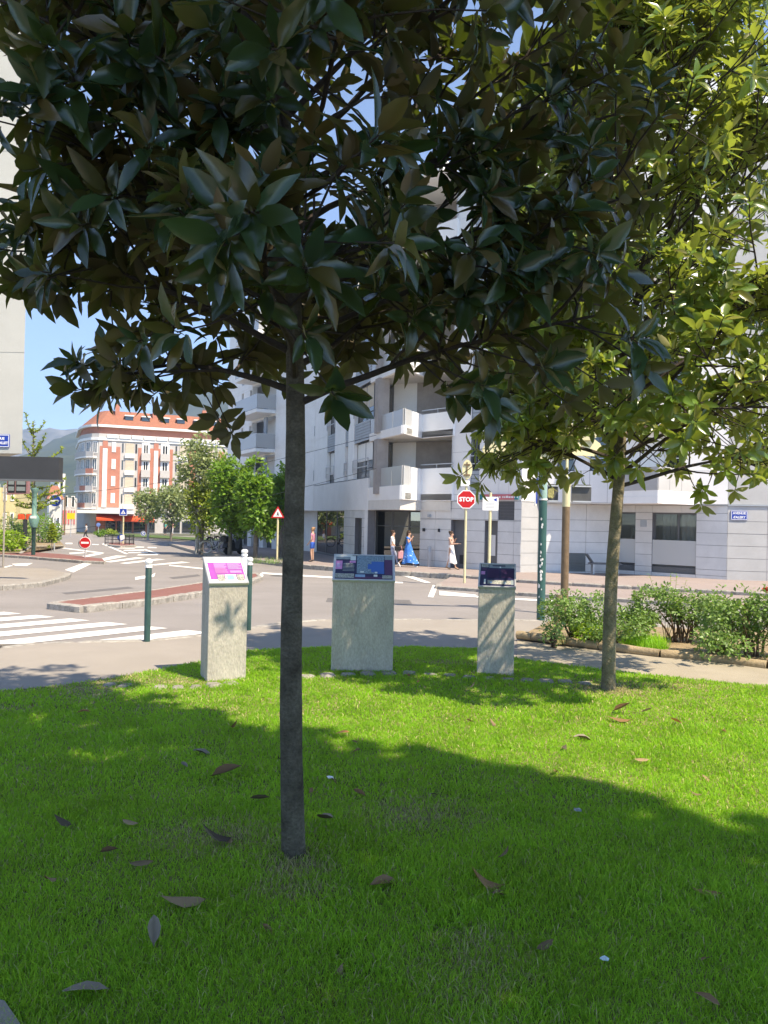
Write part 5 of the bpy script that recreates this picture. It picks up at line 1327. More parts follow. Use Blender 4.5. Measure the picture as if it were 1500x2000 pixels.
# brown pole with direction sign backs
p = P(1102, 1176, 16.2); p.z = GZ(16.2) - .12; k = p.y / 1500
s = sign_root('direction_sign_post', p, 'brown pole with cream collar carrying two dark direction sign backs and cream arrow panels', 'signpost')
H = lambda y, px=1105, q=p: P(px, y, q.y).z - q.z
XO = lambda px, q=p: XP(px, q.y) - q.x
MB().lathe([(.082, -.1), (.08, H(990))], 18).build('lower_pole', M_brownpole, s, False, True)
MB().lathe([(.083, H(990) + .001), (.083, H(949)), (.10, H(948)), (.03, H(938)), (.028, H(838)), (.0, H(837))], 18).build('cream_collar', M_cream, s, False, True)
xs0, xs1 = XO(1071) , XO(1155)
for lab, x0, x1 in (('dark_sign_back', XO(1117), XO(1156)), ('dark_sign_back', XO(1070), XO(1091))):
    w_ = x1 - x0; o = MB().prism(rrect(w_, 35 * k, .03), -.015, .0, T=face(((x0 + x1) / 2, .09, H(963)))).build(lab, M_signgrey, s)
    for yy in (949, 979): MB().obox(Matrix.Translation(((x0 + x1) / 2, .055, H(yy))) @ Matrix.Diagonal((w_ * .92, .05, .03, 1))).build('rail', M_rail, o)
o = MB().prism(rrect(12 * k, 19 * k, .04), -.0, .012, T=face((XO(1076), .06, H(964)))).build('yellow_sticker_sign', mat('yellow_spotted', (.55, .50, .18), .5, 0, 25, col2=(.06, .06, .04)), s)
def arrow(x0, x1, y, h, left=True, yaw=0.0, yo=.06):
    L = XO(x1) - XO(x0); hh = h * k / 2; tip = hh * 1.0
    pl_ = [(L, -hh), (L, hh), (tip, hh), (tip * .3, hh * .55), (0, 0), (tip * .3, -hh * .55), (tip, -hh)]
    if not left: pl_ = [(L - x, yy) for x, yy in pl_]
    o = MB().prism(pl_, -.02, .02, T=face((XO(x0), yo, H(y)), yaw)).build('arrow_panel', M_creamsign, s)
    return o
arrow(939, 1104, 881, 33); arrow(951, 1104, 846, 33, True, R(-8), .1); arrow(1106, 1180, 872, 33, False, R(12), .05); arrow(1104, 1170, 842, 33, False, R(-6), .11)
# leaning stake and post of the rose bed
def stake(label, base, top, r, m=M_wood):
    b, t = Vector(base), Vector(top); root = empty('wooden_post', b, label=label, cat='post')
    MB().tube([(0, 0, -.1), (t - b) * .5, t - b], [r, r * .98, r * .95], 10).build('post', m, root, False, False); return root
b1_ = gpt(1086, 1238); stake('leaning weathered wooden post at the near end of the rose bed', b1_, P(1092, 1162, b1_.y), .052)
b2_ = gpt(1455, 1268); w2 = stake('upright wooden post wrapped by the rose bush, with a thin rail', b2_, P(1458, 1187, b2_.y), .056)
MB().tube([P(1416, 1176, b2_.y) - b2_, P(1458, 1184, b2_.y) - b2_], .018, 8).build('rail', M_wood, w2)
# log edging of the bed
lg = empty('log_edging', (3, 9.8, 0), label='round wooden log edging along the footpath below the rose bed', cat='edging')
for a, b in zip(log_edge, log_edge[1:]):
    A, B = Vector((*a, .035)), Vector((*b, .035)); MB().tube([A, A.lerp(B, .33) + Vector((0, 0, .006)), A.lerp(B, .66), B - (B - A).normalized() * .015], [.058, .06, .057, .058], 10).build('log', M_log, lg, True, True)
# warning triangle
p = GP(541, 1093, .07); k = p.y / 1500
s = sign_root('warning_sign', p, 'red bordered triangular warning sign on cream pole by the street trees', 'road sign'); H = lambda y, px=543, q=p: P(px, y, q.y).z - q.z
post(s, H(1000), .05, M_cream)
tri = lambda r: [(r * math.cos(R(90 + 120 * i)), r * math.sin(R(90 + 120 * i))) for i in range(3)]
o = MB().prism(tri(15.5 * k), -.02, 0, T=face((0, -.08, H(1004)))).prism(tri(10.5 * k), .0005, .004, 1, T=face((0, -.08, H(1004)))).build('triangle_plate', [M_red, M_signwhite], s)
fg = MB(); T = face((0, -.0845, H(1004)))
fg.prism(ngon(8, 1.1 * k), 0, .003, T=T @ Matrix.Translation((0, 3.2 * k, 0))).prism([(-1.2 * k, 2 * k), (1.2 * k, 2 * k), (2.4 * k, -3.5 * k), (1 * k, -3.5 * k), (0, -1 * k), (-1 * k, -3.5 * k), (-2.4 * k, -3.5 * k)], 0, .003, T=T)
fg.build('walking_figure', M_signgrey, o)
# no entry sign on the splitter island
p = GP(166, 1089); k = p.y / 1500
s = sign_root('no_entry_sign', p, 'low red no-entry disc with white bar on the kerbed island', 'road sign'); H = lambda y, px=168, q=p: P(px, y, q.y).z - q.z
post(s, H(1068), .03, M_rail)
o = MB().prism(ngon(28, 11.5 * k), -.015, 0, T=face((0, -.05, H(1060)))).prism(ngon(28, 10.4 * k), .0005, .003, 1, T=face((0, -.05, H(1060)))).build('disc', [M_signwhite, M_red], s)
MB().prism(rrect(15 * k, 3.6 * k, .01), .0035, .006, T=face((0, -.05, H(1060)))).build('white_bar', M_signwhite, o)
MB().prism(ngon(28, 11 * k), -.03, -.016, T=face((-.06, .03, H(1061)), R(25))).build('second_disc_back', M_signgrey, s)
# blue round sign
p = GP(106, 1071, .03); k = p.y / 1500
s = sign_root('blue_round_sign', p, 'round blue sign with broad white bar on a grey pole by the flower bed', 'road sign'); H = lambda y, px=106, q=p: P(px, y, q.y).z - q.z
post(s, H(985), .045, M_rail)
o = MB().prism(ngon(28, 12.5 * k), -.015, 0, T=face((0, -.06, H(978)))).prism(ngon(28, 11 * k), .0005, .003, 1, T=face((0, -.06, H(978)))).build('disc', [M_signwhite, M_blue], s)
MB().prism([(-10 * k, 1.7 * k), (6 * k, 1.7 * k), (9.5 * k, 0), (6 * k, -1.7 * k), (-10 * k, -1.7 * k)], .0035, .006, T=face((0, -.06, H(978)))).build('white_arrow', M_signwhite, o)
MB().prism(rrect(22 * k, 22 * k, .03), -.01, 0, T=face((0, -.05, H(1000)))).build('white_plate', M_signwhite, s)
# pedestrian crossing sign with railing island
p = GP(240, 1062, 0); k = p.y / 1500
isl2 = [G2(*q) for q in ((212, 1064), (238, 1067), (264, 1065), (262, 1061), (238, 1060), (214, 1060))]
sheet('refuge_island', isl2, 0.02, M_redasph); kerb('refuge_kerb', isl2[:3], .03, .16, .25, 1.2, 13)
s = sign_root('crossing_sign', p, 'square blue pedestrian crossing sign on cream pole behind the railings', 'road sign'); H = lambda y, px=240, q=p: P(px, y, q.y).z - q.z
post(s, H(1000), .06, M_cream)
o = MB().prism(rrect(15 * k, 14 * k, .04), -.02, 0, T=face((0, -.09, H(1000)))).prism(rrect(13.4 * k, 12.4 * k, .03), .0005, .004, 1, T=face((0, -.09, H(1000)))).build('plate', [M_signwhite, M_blue], s)
MB().prism(tri(5.4 * k), .0045, .007, T=face((0, -.09, H(1001)))).build('white_triangle', M_signwhite, o)
fg = MB(); T = face((0, -.09, H(1001))); fg.prism(ngon(7, .7 * k), .0075, .009, T=T @ Matrix.Translation((0, 1.3 * k, 0))).prism([(-.4 * k, .6 * k), (.5 * k, .6 * k), (1.1 * k, -2 * k), (0.4 * k, -2 * k), (0, -.6 * k), (-.5 * k, -2 * k), (-1.2 * k, -2 * k)], .0075, .009, T=T); fg.build('walking_figure', M_blue, o)
o = MB().prism(ngon(24, 7 * k), -.01, .0, T=face((-.15, -.07, H(1050)))).prism([(-3 * k, -6 * k), (6 * k, -2 * k), (4 * k, 6 * k), (-5 * k, 4 * k)], .001, .004, 1, T=face((-.05, -.07, H(1050)))).build('lower_disc', [M_blue, M_signwhite], s)
def railing(label, pa, pb, h):
    A, B = Vector(pa), Vector(pb); root = empty('railing', A, label=label, cat='railing'); d = B - A; m = MB(); M_ = MB()
    for z in (h, h * .55, h * .15): M_.tube([Vector((0, 0, z)), d + Vector((0, 0, z))], .03, 6)
    M_.build('rail', M_dark, root)
    for i in range(3): MB().tube([d * (i / 2) + Vector((0, 0, -.05)), d * (i / 2) + Vector((0, 0, h + .05))], .035, 6).build('post', M_dark, root)
    m = MB()
    for i in range(1, 12):
        if i % 4: m.tube([d * (i / 12) + Vector((0, 0, h * .15)), d * (i / 12) + Vector((0, 0, h))], .012, 5)
    m.build('bars', M_dark, root)
railing('dark metal railing left of the crossing sign', GP(205, 1063), GP(233, 1064), 18 * k); railing('dark metal railing right of the crossing sign', GP(244, 1064), GP(261, 1064), 18 * k)
p = GP(280, 1049); k = p.y / 1500
s = sign_root('round_blue_sign', p, 'low round blue sign with white letter C before the verge', 'road sign'); post(s, 6 * k, .05, M_rail)
o = MB().prism(ngon(24, 4.8 * k), -.01, 0, T=face((0, -.08, 7 * k))).prism(ngon(24, 4.1 * k), .0005, .004, 1, T=face((0, -.08, 7 * k))).build('disc', [M_signwhite, M_blue], s)
text('C', 6 * k, M_signwhite, o, face((0, -.086, 7 * k)), bold=.03)
# poles at the mouth of the street
for q, y0, y1, r_, m_, lab in ((125.5, 1043, 968, .11, M_brownpole, 'dark brown utility pole at the mouth of the street'), (121, 1043, 1003, .09, M_wood, 'shorter pale wooden pole beside the brown utility pole')):
    p = GP(q, y0); s = empty('utility_pole', p, label=lab, cat='pole'); t = P(q + .5, y1, p.y).z - p.z
    MB().tube([(0, 0, -.1), (0, 0, t)], [r_, r_ * .8], 8).build('pole', m_, s)
    if y1 < 1000: MB().tube([(0, 0, t - .1), (1.1, 0, t - .3), (1.4, 0, t - .9)], .04, 6).build('bracket_arm', M_green, s)
p = GP(138, 1046); k = p.y / 1500; s = sign_root('yellow_sign', p, 'plain yellow rectangular sign under the white canopy end'); post(s, 40 * k, .05, M_rail)
MB().prism(rrect(15 * k, 12 * k, .03), -.05, .05, T=face((0, -.06, 38 * k))).build('board', M_yellow, s)
p = GP(192, 1047); s = sign_root('small_blue_sign', p, 'small pale blue sign before the shop pier'); k = p.y / 1500; post(s, 20 * k, .04, M_rail)
MB().prism(ngon(12, 4 * k), -.02, .02, T=face((0, -.06, 22 * k))).build('disc', mat('pale_blue', (.15, .25, .55), .4, .1), s)
# green column with domed base by the flower bed
p = at(67, 40); k = 40 / 1500; z = lambda y: P(67, y, 40).z - p.z
s = empty('green_column', p, label='green cast column with flared head and domed skirt among the shrubs', cat='column')
MB().lathe([(.1, -.1), (.1, z(1032)), (.14, z(1030))], 14).build('foot', M_green, s, False, True)
MB().lathe([(.16, z(1030)), (.27, z(1013)), (.22, z(1008)), (.12, z(1004)), (.11, z(965)), (.14, z(962)), (.2, z(956)), (.2, z(954)), (.05, z(953))], 16).build('shaft', mat('column_green', (.13, .25, .215), .5, .1), s, False, True)
MB().obox(Matrix.Translation((.15, -.42, z(1010))) @ Matrix.Diagonal((.3, .04, .12, 1))).build('white_label', M_white, s)
# bus information display on its post
p = GP(6, 1106); k = p.y / 1500; z = lambda y: P(6, y, p.y).z - p.z
s = empty('display_board', p, label='twin-window information display framed in dull pink on a thin post', cat='display')
post(s, z(948), .035, mat('grey_brown_post', (.30, .27, .23), .6, .1))
XO = lambda px, q=p: XP(px, q.y) - q.x
o = MB().prism([(XO(12), z(966)), (XO(53), z(963)), (XO(53), z(933)), (XO(12), z(931))], -.2, .0, T=face((0, 0, 0))).build('housing', mat('dull_pink_frame', (.30, .16, .17), .5, .08), s)
for x0, x1 in ((14, 28), (30, 50)):
    cube('recess', M_dark, Matrix.Translation((p.x + (XO(x0) + XO(x1)) / 2, p.y - .005, p.z + z(948.5))) @ Matrix.Diagonal((XO(x1) - XO(x0), .012, 26 * k, 1)), o)
    for yy in (942, 954): cube('pane', M_greyp, Matrix.Translation((p.x + (XO(x0) + XO(x1)) / 2, p.y - .016, p.z + z(yy))) @ Matrix.Diagonal((XO(x1) - XO(x0) - .06, .008, 8 * k, 1)), o)
cube('arm', M_rail, Matrix.Translation((p.x + XO(9), p.y + .0, p.z + z(962))) @ Matrix.Diagonal((XO(12) - XO(2), .05, .05, 1)), s)
p = at(50, 44); k = 44 / 1500; s = empty('orange_panel', p, label='pair of orange-red panels on a dark stand among the shrubs', cat='panel'); z = lambda y: P(50, y, 44).z - p.z
MB().tube([(0, 0, -.1), (0, 0, z(1014))], .12, 8).build('stand', M_dark, s)
for x in (-.23, .23): MB().bbox((x, 0, z(1009)), (.4, .2, 11 * k), .06).build('panel', M_awning, s)
cube('top_box', M_creamsign, Matrix.Translation((p.x + .05, p.y, p.z + z(998))) @ Matrix.Diagonal((.6, .2, .25, 1)), s)
# bench under the facade, meter cabinet, overhead wires
p = Vector((S5.pt(S5.upx(1168), .8, 0).x, S5.pt(S5.upx(1168), .8, 0).y, 0)); p.z = GZ(p.y) + .07
s = empty('bench', p, label='low grey bench with angled back against the stone wall', cat='bench')
MB().bbox((0, 0, .45), (1.3, .4, .06), .02).build('seat', M_frame, s)
MB().box((-.6, .1, .62), (.05, .4, .5), rot=Matrix.Rotation(R(-35), 3, 'Y')).build('backrest', M_frame, s)
for x in (-.5, .5): MB().box((x, 0, .2), (.06, .35, .46)).build('leg', M_rail, s)
p = S4.pt(S4.upx(850), .35, 0); p.z = GZ(p.y) + .07; s = empty('meter_cabinet', p, label='slim pale cabinet post against the grey wall between the walkers', cat='cabinet')
MB().bbox((0, 0, .45), (.16, .14, .96), .02).build('body', M_panelb, s); MB().box((0, -.075, .78), (.1, .012, .16)).build('door', M_louvre, s)
for i, (x0, y0, d0, x1, y1, d1, lab) in enumerate(((440, 915, 30, 735, 850, 36.5, 'upper overhead wire running to the corner of the grey block'), (440, 985, 30, 735, 915, 36.5, 'lower overhead wire running to the corner of the grey block'))):
    a, b = P(x0 - 420, y0 + 60, d0 + 10), P(x1, y1, d1); pts = [a.lerp(b, t / 14) + Vector((0, 0, -.5 * math.sin(math.pi * t / 14))) for t in range(15)]
    o = MB().tube([q - a for q in pts], .011, 5).build('overhead_wire', M_dark); o.location = a; tag(o, lab, 'wire')
# ---- bicycles
def bicycle(p, yaw, label, mf, mt, group=None, lean=0.0, s_=1.0):
    root = empty('bicycle', p, yaw, label=label, cat='bicycle', group=group); root.rotation_euler = (lean, 0, yaw); root.scale = (s_,) * 3
    r = .34; w_ = ((-.52, r), (.52, r))
    for x, z in w_:
        T = Matrix.Translation((x, 0, z)) @ Matrix.Rotation(R(90), 4, 'X')
        wh = empty('wheel', (0, 0, 0), parent=root)
        ring = [Vector((x + r * math.cos(a), 0, z + r * math.sin(a))) for a in [2 * math.pi * i / 24 for i in range(25)]]
        MB().tube(ring, .02, 6, False).build('tyre', mt, wh)
        MB().tube([Vector((x + (r - .03) * math.cos(a), 0, z + (r - .03) * math.sin(a))) for a in [2 * math.pi * i / 24 for i in range(25)]], .01, 5, False).build('rim', M_chrome, wh)
        sp_ = MB()
        for i in range(12): a = 2 * math.pi * i / 12; sp_.tube([(x, .02 * (-1) ** i, z), (x + .31 * math.cos(a), 0, z + .31 * math.sin(a))], .003, 4)
        sp_.tube([(x, -.05, z), (x, .05, z)], .025, 8); sp_.build('spokes', M_chrome, wh)
    f = MB(); bb = (-.08, 0, .28); st = (-.22, 0, .74); hd = (.36, 0, .78); hb = (.40, 0, .62)
    for a, b, q in ((bb, (-.25, 0, .86), .017), ((-.2, 0, .66), hd, .018), (bb, hb, .022), (hd, hb, .022), (hb, (.52, 0, r), .014), (bb, (-.52, 0, r), .011), ((-.2, 0, .68), (-.52, 0, r), .01), (hd, (.33, 0, .95), .015)): f.tube([a, b], q, 8)
    f.build('frame', mf, root, False, True)
    MB().bbox((-.26, 0, .89), (.25, .15, .06), .03).build('saddle', M_black, root)
    MB().tube([(.22, -.28, .98), (.32, -.2, .99), (.33, 0, .95), (.32, .2, .99), (.22, .28, .98)], .014, 8).build('handlebar', M_chrome, root)
    MB().lathe([(.09, -.01), (.09, .01)], 14, T=Matrix.Translation((-.08, .05, .28)) @ Matrix.Rotation(R(90), 4, 'X')).build('chainring', M_dark, root)
    for yy in (-.1, .1): MB().box((-.08 + yy * 1.4, yy, .28 - yy), (.1, .08, .025)).build('pedal', M_black, root)
    md = MB()
    for x, z in w_: md.tube([Vector((x + .38 * math.cos(a), 0, z + .38 * math.sin(a))) for a in [R(20 + 15 * i) for i in range(10)]], .02, 4)
    md.build('mudguard', mf, root)
    MB().box((-.55, 0, .74), (.35, .13, .02)).build('rear_rack', M_dark, root)
    return root
M_bikew = mat('bicycle_white', (.62, .64, .62), .4, .04)
p = GP(420, 1081, .07); bicycle(p, R(18), 'white bicycle with pale tyres parked at the kerb before the dark bicycles', M_bikew, mat('cream_tyre', (.50, .47, .36), .7, .08), None, R(6), 1.06)
for i, (px, py, yw, m_) in enumerate(((400, 1070, 60, M_dark), (412, 1068, 75, M_frame), (428, 1071, 100, M_dark), (440, 1072, 60, M_rail), (446, 1079, 80, M_dark), (436, 1066, 40, M_redasph))):
    bicycle(GP(px, py, .07), R(yw), ('dark bicycle at the verge end of the row behind the white one', 'grey-black bicycle standing right behind the white one', 'dark bicycle turned across the row between the white one and the scooter', 'bare grey bicycle in the row behind the white one', 'dark bicycle parked against the motor scooter', 'dull red bicycle at the back of the bicycle row')[i], m_, M_black, 'bicycles parked under the street trees', R(rr.uniform(-8, 8)), 1.05)
# scooter
p = GP(456, 1083, .07); s = empty('motor_scooter', p, R(64), label='dark motor scooter parked at the end of the bicycle row', cat='scooter')
for x in (-.6, .6):
    T = Matrix.Translation((x, 0, .25)) @ Matrix.Rotation(R(90), 4, 'X'); wh = empty('wheel', parent=s)
    MB().lathe([(.12, -.06), (.22, -.06), (.25, -.03), (.25, .03), (.22, .06), (.12, .06)], 18, T=T).build('tyre', M_black, wh, False, True); MB().lathe([(.12, -.05), (.12, .05)], 14, T=T).build('rim', M_chrome, wh)
MB().prism([(-.85, .45), (-.7, .75), (-.1, .72), (-.05, .35), (.3, .3), (.42, .9), (.52, 1.0), (.62, .55), (.5, .22), (-.2, .2), (-.5, .3)], -.17, .17, T=Matrix(((1, 0, 0, 0), (0, 0, 1, 0), (0, 1, 0, 0), (0, 0, 0, 1)))).build('body', M_dark, s)
MB().bbox((-.42, 0, .79), (.72, .27, .1), .04).build('seat', M_black, s); MB().bbox((-.88, 0, .92), (.36, .38, .32), .06).build('top_box', M_dark, s)
MB().tube([(.42, -.34, 1.06), (.5, 0, 1.04), (.42, .34, 1.06)], .02, 8).build('handlebar', M_chrome, s); MB().sphere((.6, 0, .86), .08).build('headlight', M_chrome, s, False, True); MB().prism(rrect(.4, .45, .1), -.005, .005, T=face((.52, 0, 1.25), R(90))).build('windscreen', M_clearglass, s)
# ---- people
def skin_obj(name, verts, edges, m, parent, sub=1, root=0):
    me = bpy.data.meshes.new(name); me.from_pydata([v[0] for v in verts], edges, []); me.materials.append(m)
    o = link(bpy.data.objects.new(name, me), parent)
    sm = o.modifiers.new('skin', 'SKIN'); sm.use_smooth_shade = True; sm.branch_smoothing = .2
    if not me.skin_vertices: me.skin_vertices.new() if hasattr(me.skin_vertices, 'new') else None
    ly = me.skin_vertices[0].data
    for i, v in enumerate(verts):
        r = v[1] if hasattr(v[1], '__len__') else (v[1], v[1]); ly[i].radius = r; ly[i].use_root = (i == root)
    if sub: o.modifiers.new('sub', 'SUBSURF').levels = sub; o.modifiers['sub'].render_levels = sub
    return o
def person(p, yaw, h, label, pose, top=None, legs=None, skirt=None, hair=M_hair, shoes=None, bag=None, group=None, longhair=True, sleeves=.5):
    """faces local +X; pose gives elbow, wrist, knee and ankle offsets for each side"""
    s = h / 1.65; root = empty('person', p, yaw, label=label, cat='person', group=group); root.scale = (s, s, s)
    V = []; E = []
    def v(x, y, z, r, par=None):
        V.append(((x, y, z), r))
        if par is not None: E.append((par, len(V) - 1))
        return len(V) - 1
    pel = v(0, 0, .90, (.115, .095)); wa_ = v(0, 0, 1.04, (.095, .08), pel); ch = v(0.0, 0, 1.22, (.125, .095), wa_); nb = v(0, 0, 1.36, (.06, .055), ch); nk = v(.012, 0, 1.42, .047, nb); jw = v(.035, 0, 1.475, (.062, .07), nk); hd = v(.025, 0, 1.55, (.078, .085), jw); tp_ = v(.015, 0, 1.615, (.055, .06), hd); v(.118, 0, 1.51, .012, jw)
    J = {}
    for sd, y in (('L', 1), ('R', -1)):
        sh = v(-.005, .155 * y, 1.33, .048, nb); el = v(*pose['el' + sd], .036, sh); wr = v(*pose['wr' + sd], .024, el)
        e_, w__ = Vector(pose['el' + sd]), Vector(pose['wr' + sd]); d = (w__ - e_).normalized(); pm = w__ + d * .055; pa = v(*pm, (.03, .016), wr)
        sdv = d.cross(Vector((0, 0, 1)) if abs(d.z) < .8 else Vector((1, 0, 0))).normalized()
        for i, fl in enumerate((.062, .074, .068, .052)):
            b = pm + sdv * (.028 - .019 * i) + d * .03; k1 = v(*b, .0085, pa); k2 = v(*(b + d * fl * .55 + Vector((.006, 0, -.006))), .0078, k1); v(*(b + d * fl + Vector((.016, 0, -.014))), .0065, k2)
        t1 = v(*(w__ + d * .03 + sdv * .035), .009, pa); v(*(w__ + d * .075 + sdv * .05), .008, t1)
        hp = v(0, .085 * y, .86, .078, pel); kn = v(*pose['kn' + sd], .05, hp); cf = Vector(pose['kn' + sd]).lerp(Vector(pose['an' + sd]), .3); c_ = v(*cf, .047, kn); an = v(*pose['an' + sd], .032, c_)
        a_ = Vector(pose['an' + sd]); ft = Vector(pose.get('ft' + sd, (.13, 0, -.05))); v(*(a_ + ft), .03, an); J[sd] = (sh, el, wr, hp, kn, an)
    skin_obj('body', V, E, M_skin, root, 1)
    hm = MB(); hm.sphere((.0, 0, 1.575), .093, 14, 0, (1.08, .98, 1.0))
    if longhair: hm.sphere((-.055, 0, 1.48), .075, 12, 0, (.75, 1.1, 1.6))
    else: hm.sphere((-.085, 0, 1.62), .045, 10)
    for yy in (-.082, .082): hm.sphere((-.02, yy, 1.52), .035, 8, 0, (.9, .45, 1.6))
    hm.build('hair', hair, root, False, True)
    fm = MB()
    for yy in (-.03, .03): fm.sphere((.105, yy, 1.545), .009, 8)
    fm.build('eyes', M_dark, root); MB().sphere((.100, 0, 1.478), .012, 8, 0, (.4, 1.6, .5)).build('mouth', mat('lips', (.4, .1, .09), .5, 0), root)
    em = MB()
    for yy in (-.083, .083): em.sphere((.02, yy, 1.525), .02, 8, 0, (.7, .4, 1.2))
    em.build('ears', M_skin, root)
    if top:
        tv = [((0, 0, .88), (.125, .105)), ((0, 0, 1.04), (.108, .092)), ((0, 0, 1.22), (.138, .106)), ((0, 0, 1.355), (.068, .062))]; te = [(0, 1), (1, 2), (2, 3)]
        for sd, y in (('L', 1), ('R', -1)):
            e_ = Vector(pose['el' + sd]); sh = Vector((-.005, .155 * y, 1.33)); q = sh.lerp(e_, sleeves); tv += [(tuple(sh), .06), (tuple(q), .056)]; te += [(3, len(tv) - 2), (len(tv) - 2, len(tv) - 1)]
        skin_obj('top', tv, te, top, root, 1)
    if legs:
        m_, len_ = legs; tv = [((0, 0, 1.0), (.108, .092)), ((0, 0, .90), (.128, .105))]; te = [(0, 1)]
        for sd, y in (('L', 1), ('R', -1)):
            kn, an = Vector(pose['kn' + sd]), Vector(pose['an' + sd]); tv += [((0, .088 * y, .85), .092)]; i0 = len(tv) - 1; te.append((1, i0))
            if len_ > .6: tv += [(tuple(kn), .066), (tuple(kn.lerp(an, len_ - .05)), .052)]; te += [(i0, i0 + 1), (i0 + 1, i0 + 2)]
            else: tv += [(tuple(Vector((0, .088 * y, .85)).lerp(kn, len_ * 1.5)), .08)]; te += [(i0, i0 + 1)]
        skin_obj('trousers' if len_ > .6 else 'shorts', tv, te, m_, root, 1, 1)
    if skirt:
        m_, hem, r0, r1, sx, off, ztop = skirt; n = 32; g = MB(); vs = []; K = 9
        for j in range(K):
            t = j / (K - 1); z = ztop + (hem - ztop) * t; r = r0 + (r1 - r0) * t ** .9
            for i in range(n):
                a = 2 * math.pi * i / n; f = 1 + (.10 * math.sin(7 * a + 1) + .06 * math.sin(4 * a)) * t
                vs.append((r * sx * (1 + .35 * t) * f * math.cos(a) + off * t * t, r * .95 * f * math.sin(a), z + .03 * t * math.sin(3 * a)))
        g.add(vs, [(j * n + i, (j + 1) * n + i, (j + 1) * n + (i + 1) % n, j * n + (i + 1) % n) for j in range(K - 1) for i in range(n)])
        g.build('skirt', m_, root, False, True)
    for sd in 'LR':
        sm_ = MB()
        a_ = Vector(pose['an' + sd]); ft = Vector(pose.get('ft' + sd, (.13, 0, -.05))); d = ft.normalized(); c = a_ + ft * .55 + Vector((0, 0, -.02))
        sm_.obox(Matrix.Translation(c) @ Vector((1, 0, 0)).rotation_difference(d).to_matrix().to_4x4() @ Matrix.Diagonal((.24, .085, .05, 1)))
        sh_ = sm_.build('shoe', shoes or M_dark, root); bv = sh_.modifiers.new('b', 'BEVEL'); bv.width = .02; bv.segments = 2
    return root
walk = dict(elL=(-.09, .2, 1.09), wrL=(.02, .2, .88), elR=(.02, -.21, 1.08), wrR=(.16, -.2, .92), knL=(.16, .08, .50), anL=(.24, .08, .09), knR=(.02, -.08, .48), anR=(-.22, -.08, .14), ftR=(.10, 0, -.09))
stand = dict(elL=(-.02, .21, 1.07), wrL=(.12, .18, .9), elR=(-.02, -.21, 1.07), wrR=(.1, -.18, .9), knL=(.04, .09, .48), anL=(-.02, .10, .08), knR=(.03, -.09, .48), anR=(0, -.10, .08))
def bag(root_p, c, d, m, name, label):
    s = empty(name, root_p + Vector(c), label=label, cat='bag'); MB().bbox((0, 0, 0), d, .03).build('bag_body', m, s)
    MB().tube([(-d[0] * .3, 0, d[2] / 2), (-d[0] * .1, 0, d[2] / 2 + .22), (d[0] * .1, 0, d[2] / 2 + .22), (d[0] * .3, 0, d[2] / 2)], .01, 6).build('strap', m, s)
FP = .075
def pat(px, d, dz=FP): v_ = at(px, d); v_.z += dz; return v_
M_jean = mat('pale_blue_jeans', (.30, .34, .46), .85, .1, 10); M_wtop = mat('white_cotton', (.74, .73, .72), .9, .04, 10)
pa = pat(768, 34.6); person(pa, R(-8), 1.62, 'woman with tied hair in white blouse and pale jeans carrying bags along the pavement', walk, M_wtop, (M_jean, .95), None, M_hair, M_signwhite, longhair=False, sleeves=.9)
bag(pa, (.22, -.24, .82), (.26, .12, .2), M_black, 'handbag', 'black handbag carried by the walker in white blouse'); bag(pa, (.36, -.2, .55), (.24, .14, .34), mat('pink_tote', (.62, .30, .30), .8, .15, 8), 'tote_bag', 'pink patterned tote bag hanging beside the walker in white blouse')
M_bluep = mat('blue_print_dress', (.015, .13, .50), .85, 0, 9, col2=(.06, .24, .62))
def blotch(m):
    n, l = m.node_tree.nodes, m.node_tree.links; b = n['Principled BSDF']; v_ = n.new('ShaderNodeTexVoronoi'); v_.inputs['Scale'].default_value = 9
    g = n.new('ShaderNodeNewGeometry'); l.new(g.outputs['Position'], v_.inputs['Vector']); r_ = n.new('ShaderNodeMapRange'); r_.inputs[1].default_value = .28; r_.inputs[2].default_value = .2; l.new(v_.outputs['Distance'], r_.inputs[0])
    mx = n.new('ShaderNodeMix'); mx.data_type = 'RGBA'; mx.inputs[7].default_value = (.45, .62, .78, 1); l.new(r_.outputs[0], mx.inputs[0]); l.new(b.inputs['Base Color'].links[0].from_socket, mx.inputs[6]); l.new(mx.outputs[2], b.inputs['Base Color'])
blotch(M_bluep)
wb_ = dict(walk, elL=(.10, .20, 1.12), wrL=(.16, .06, 1.36), elR=(.04, -.2, 1.1), wrR=(.15, -.08, 1.3), knR=(-.10, -.08, .5), anR=(-.42, -.08, .17), ftR=(.06, 0, -.11), knL=(.14, .08, .5))
person(pat(799, 34.4), R(-14), 1.62, 'woman striding in a long bright blue print dress with hand raised to her face', wb_, M_bluep, None, (M_bluep, .17, .115, .27, 1.0, .10, 1.06), M_hair, M_signwhite, sleeves=.45)
ws = dict(stand, elR=(.08, -.20, 1.10), wrR=(.34, -.16, 1.12), elL=(.06, .19, 1.1), wrL=(.17, .04, 1.26), knL=(.1, .07, .49), anL=(.2, .07, .085), knR=(-.03, -.07, .48), anR=(-.16, -.07, .11))
pw_ = pat(882, 33.0); person(pw_, R(-25), 1.64, 'woman in sleeveless pale top and long white skirt holding out a phone', ws, mat('peach_top', (.62, .45, .38), .9, .06, 10), None, (mat('white_skirt', (.72, .71, .70), .9, .04, 9), .26, .115, .15, 1.05, .05, 1.05), M_hair, M_brownpole, longhair=False, sleeves=.12)
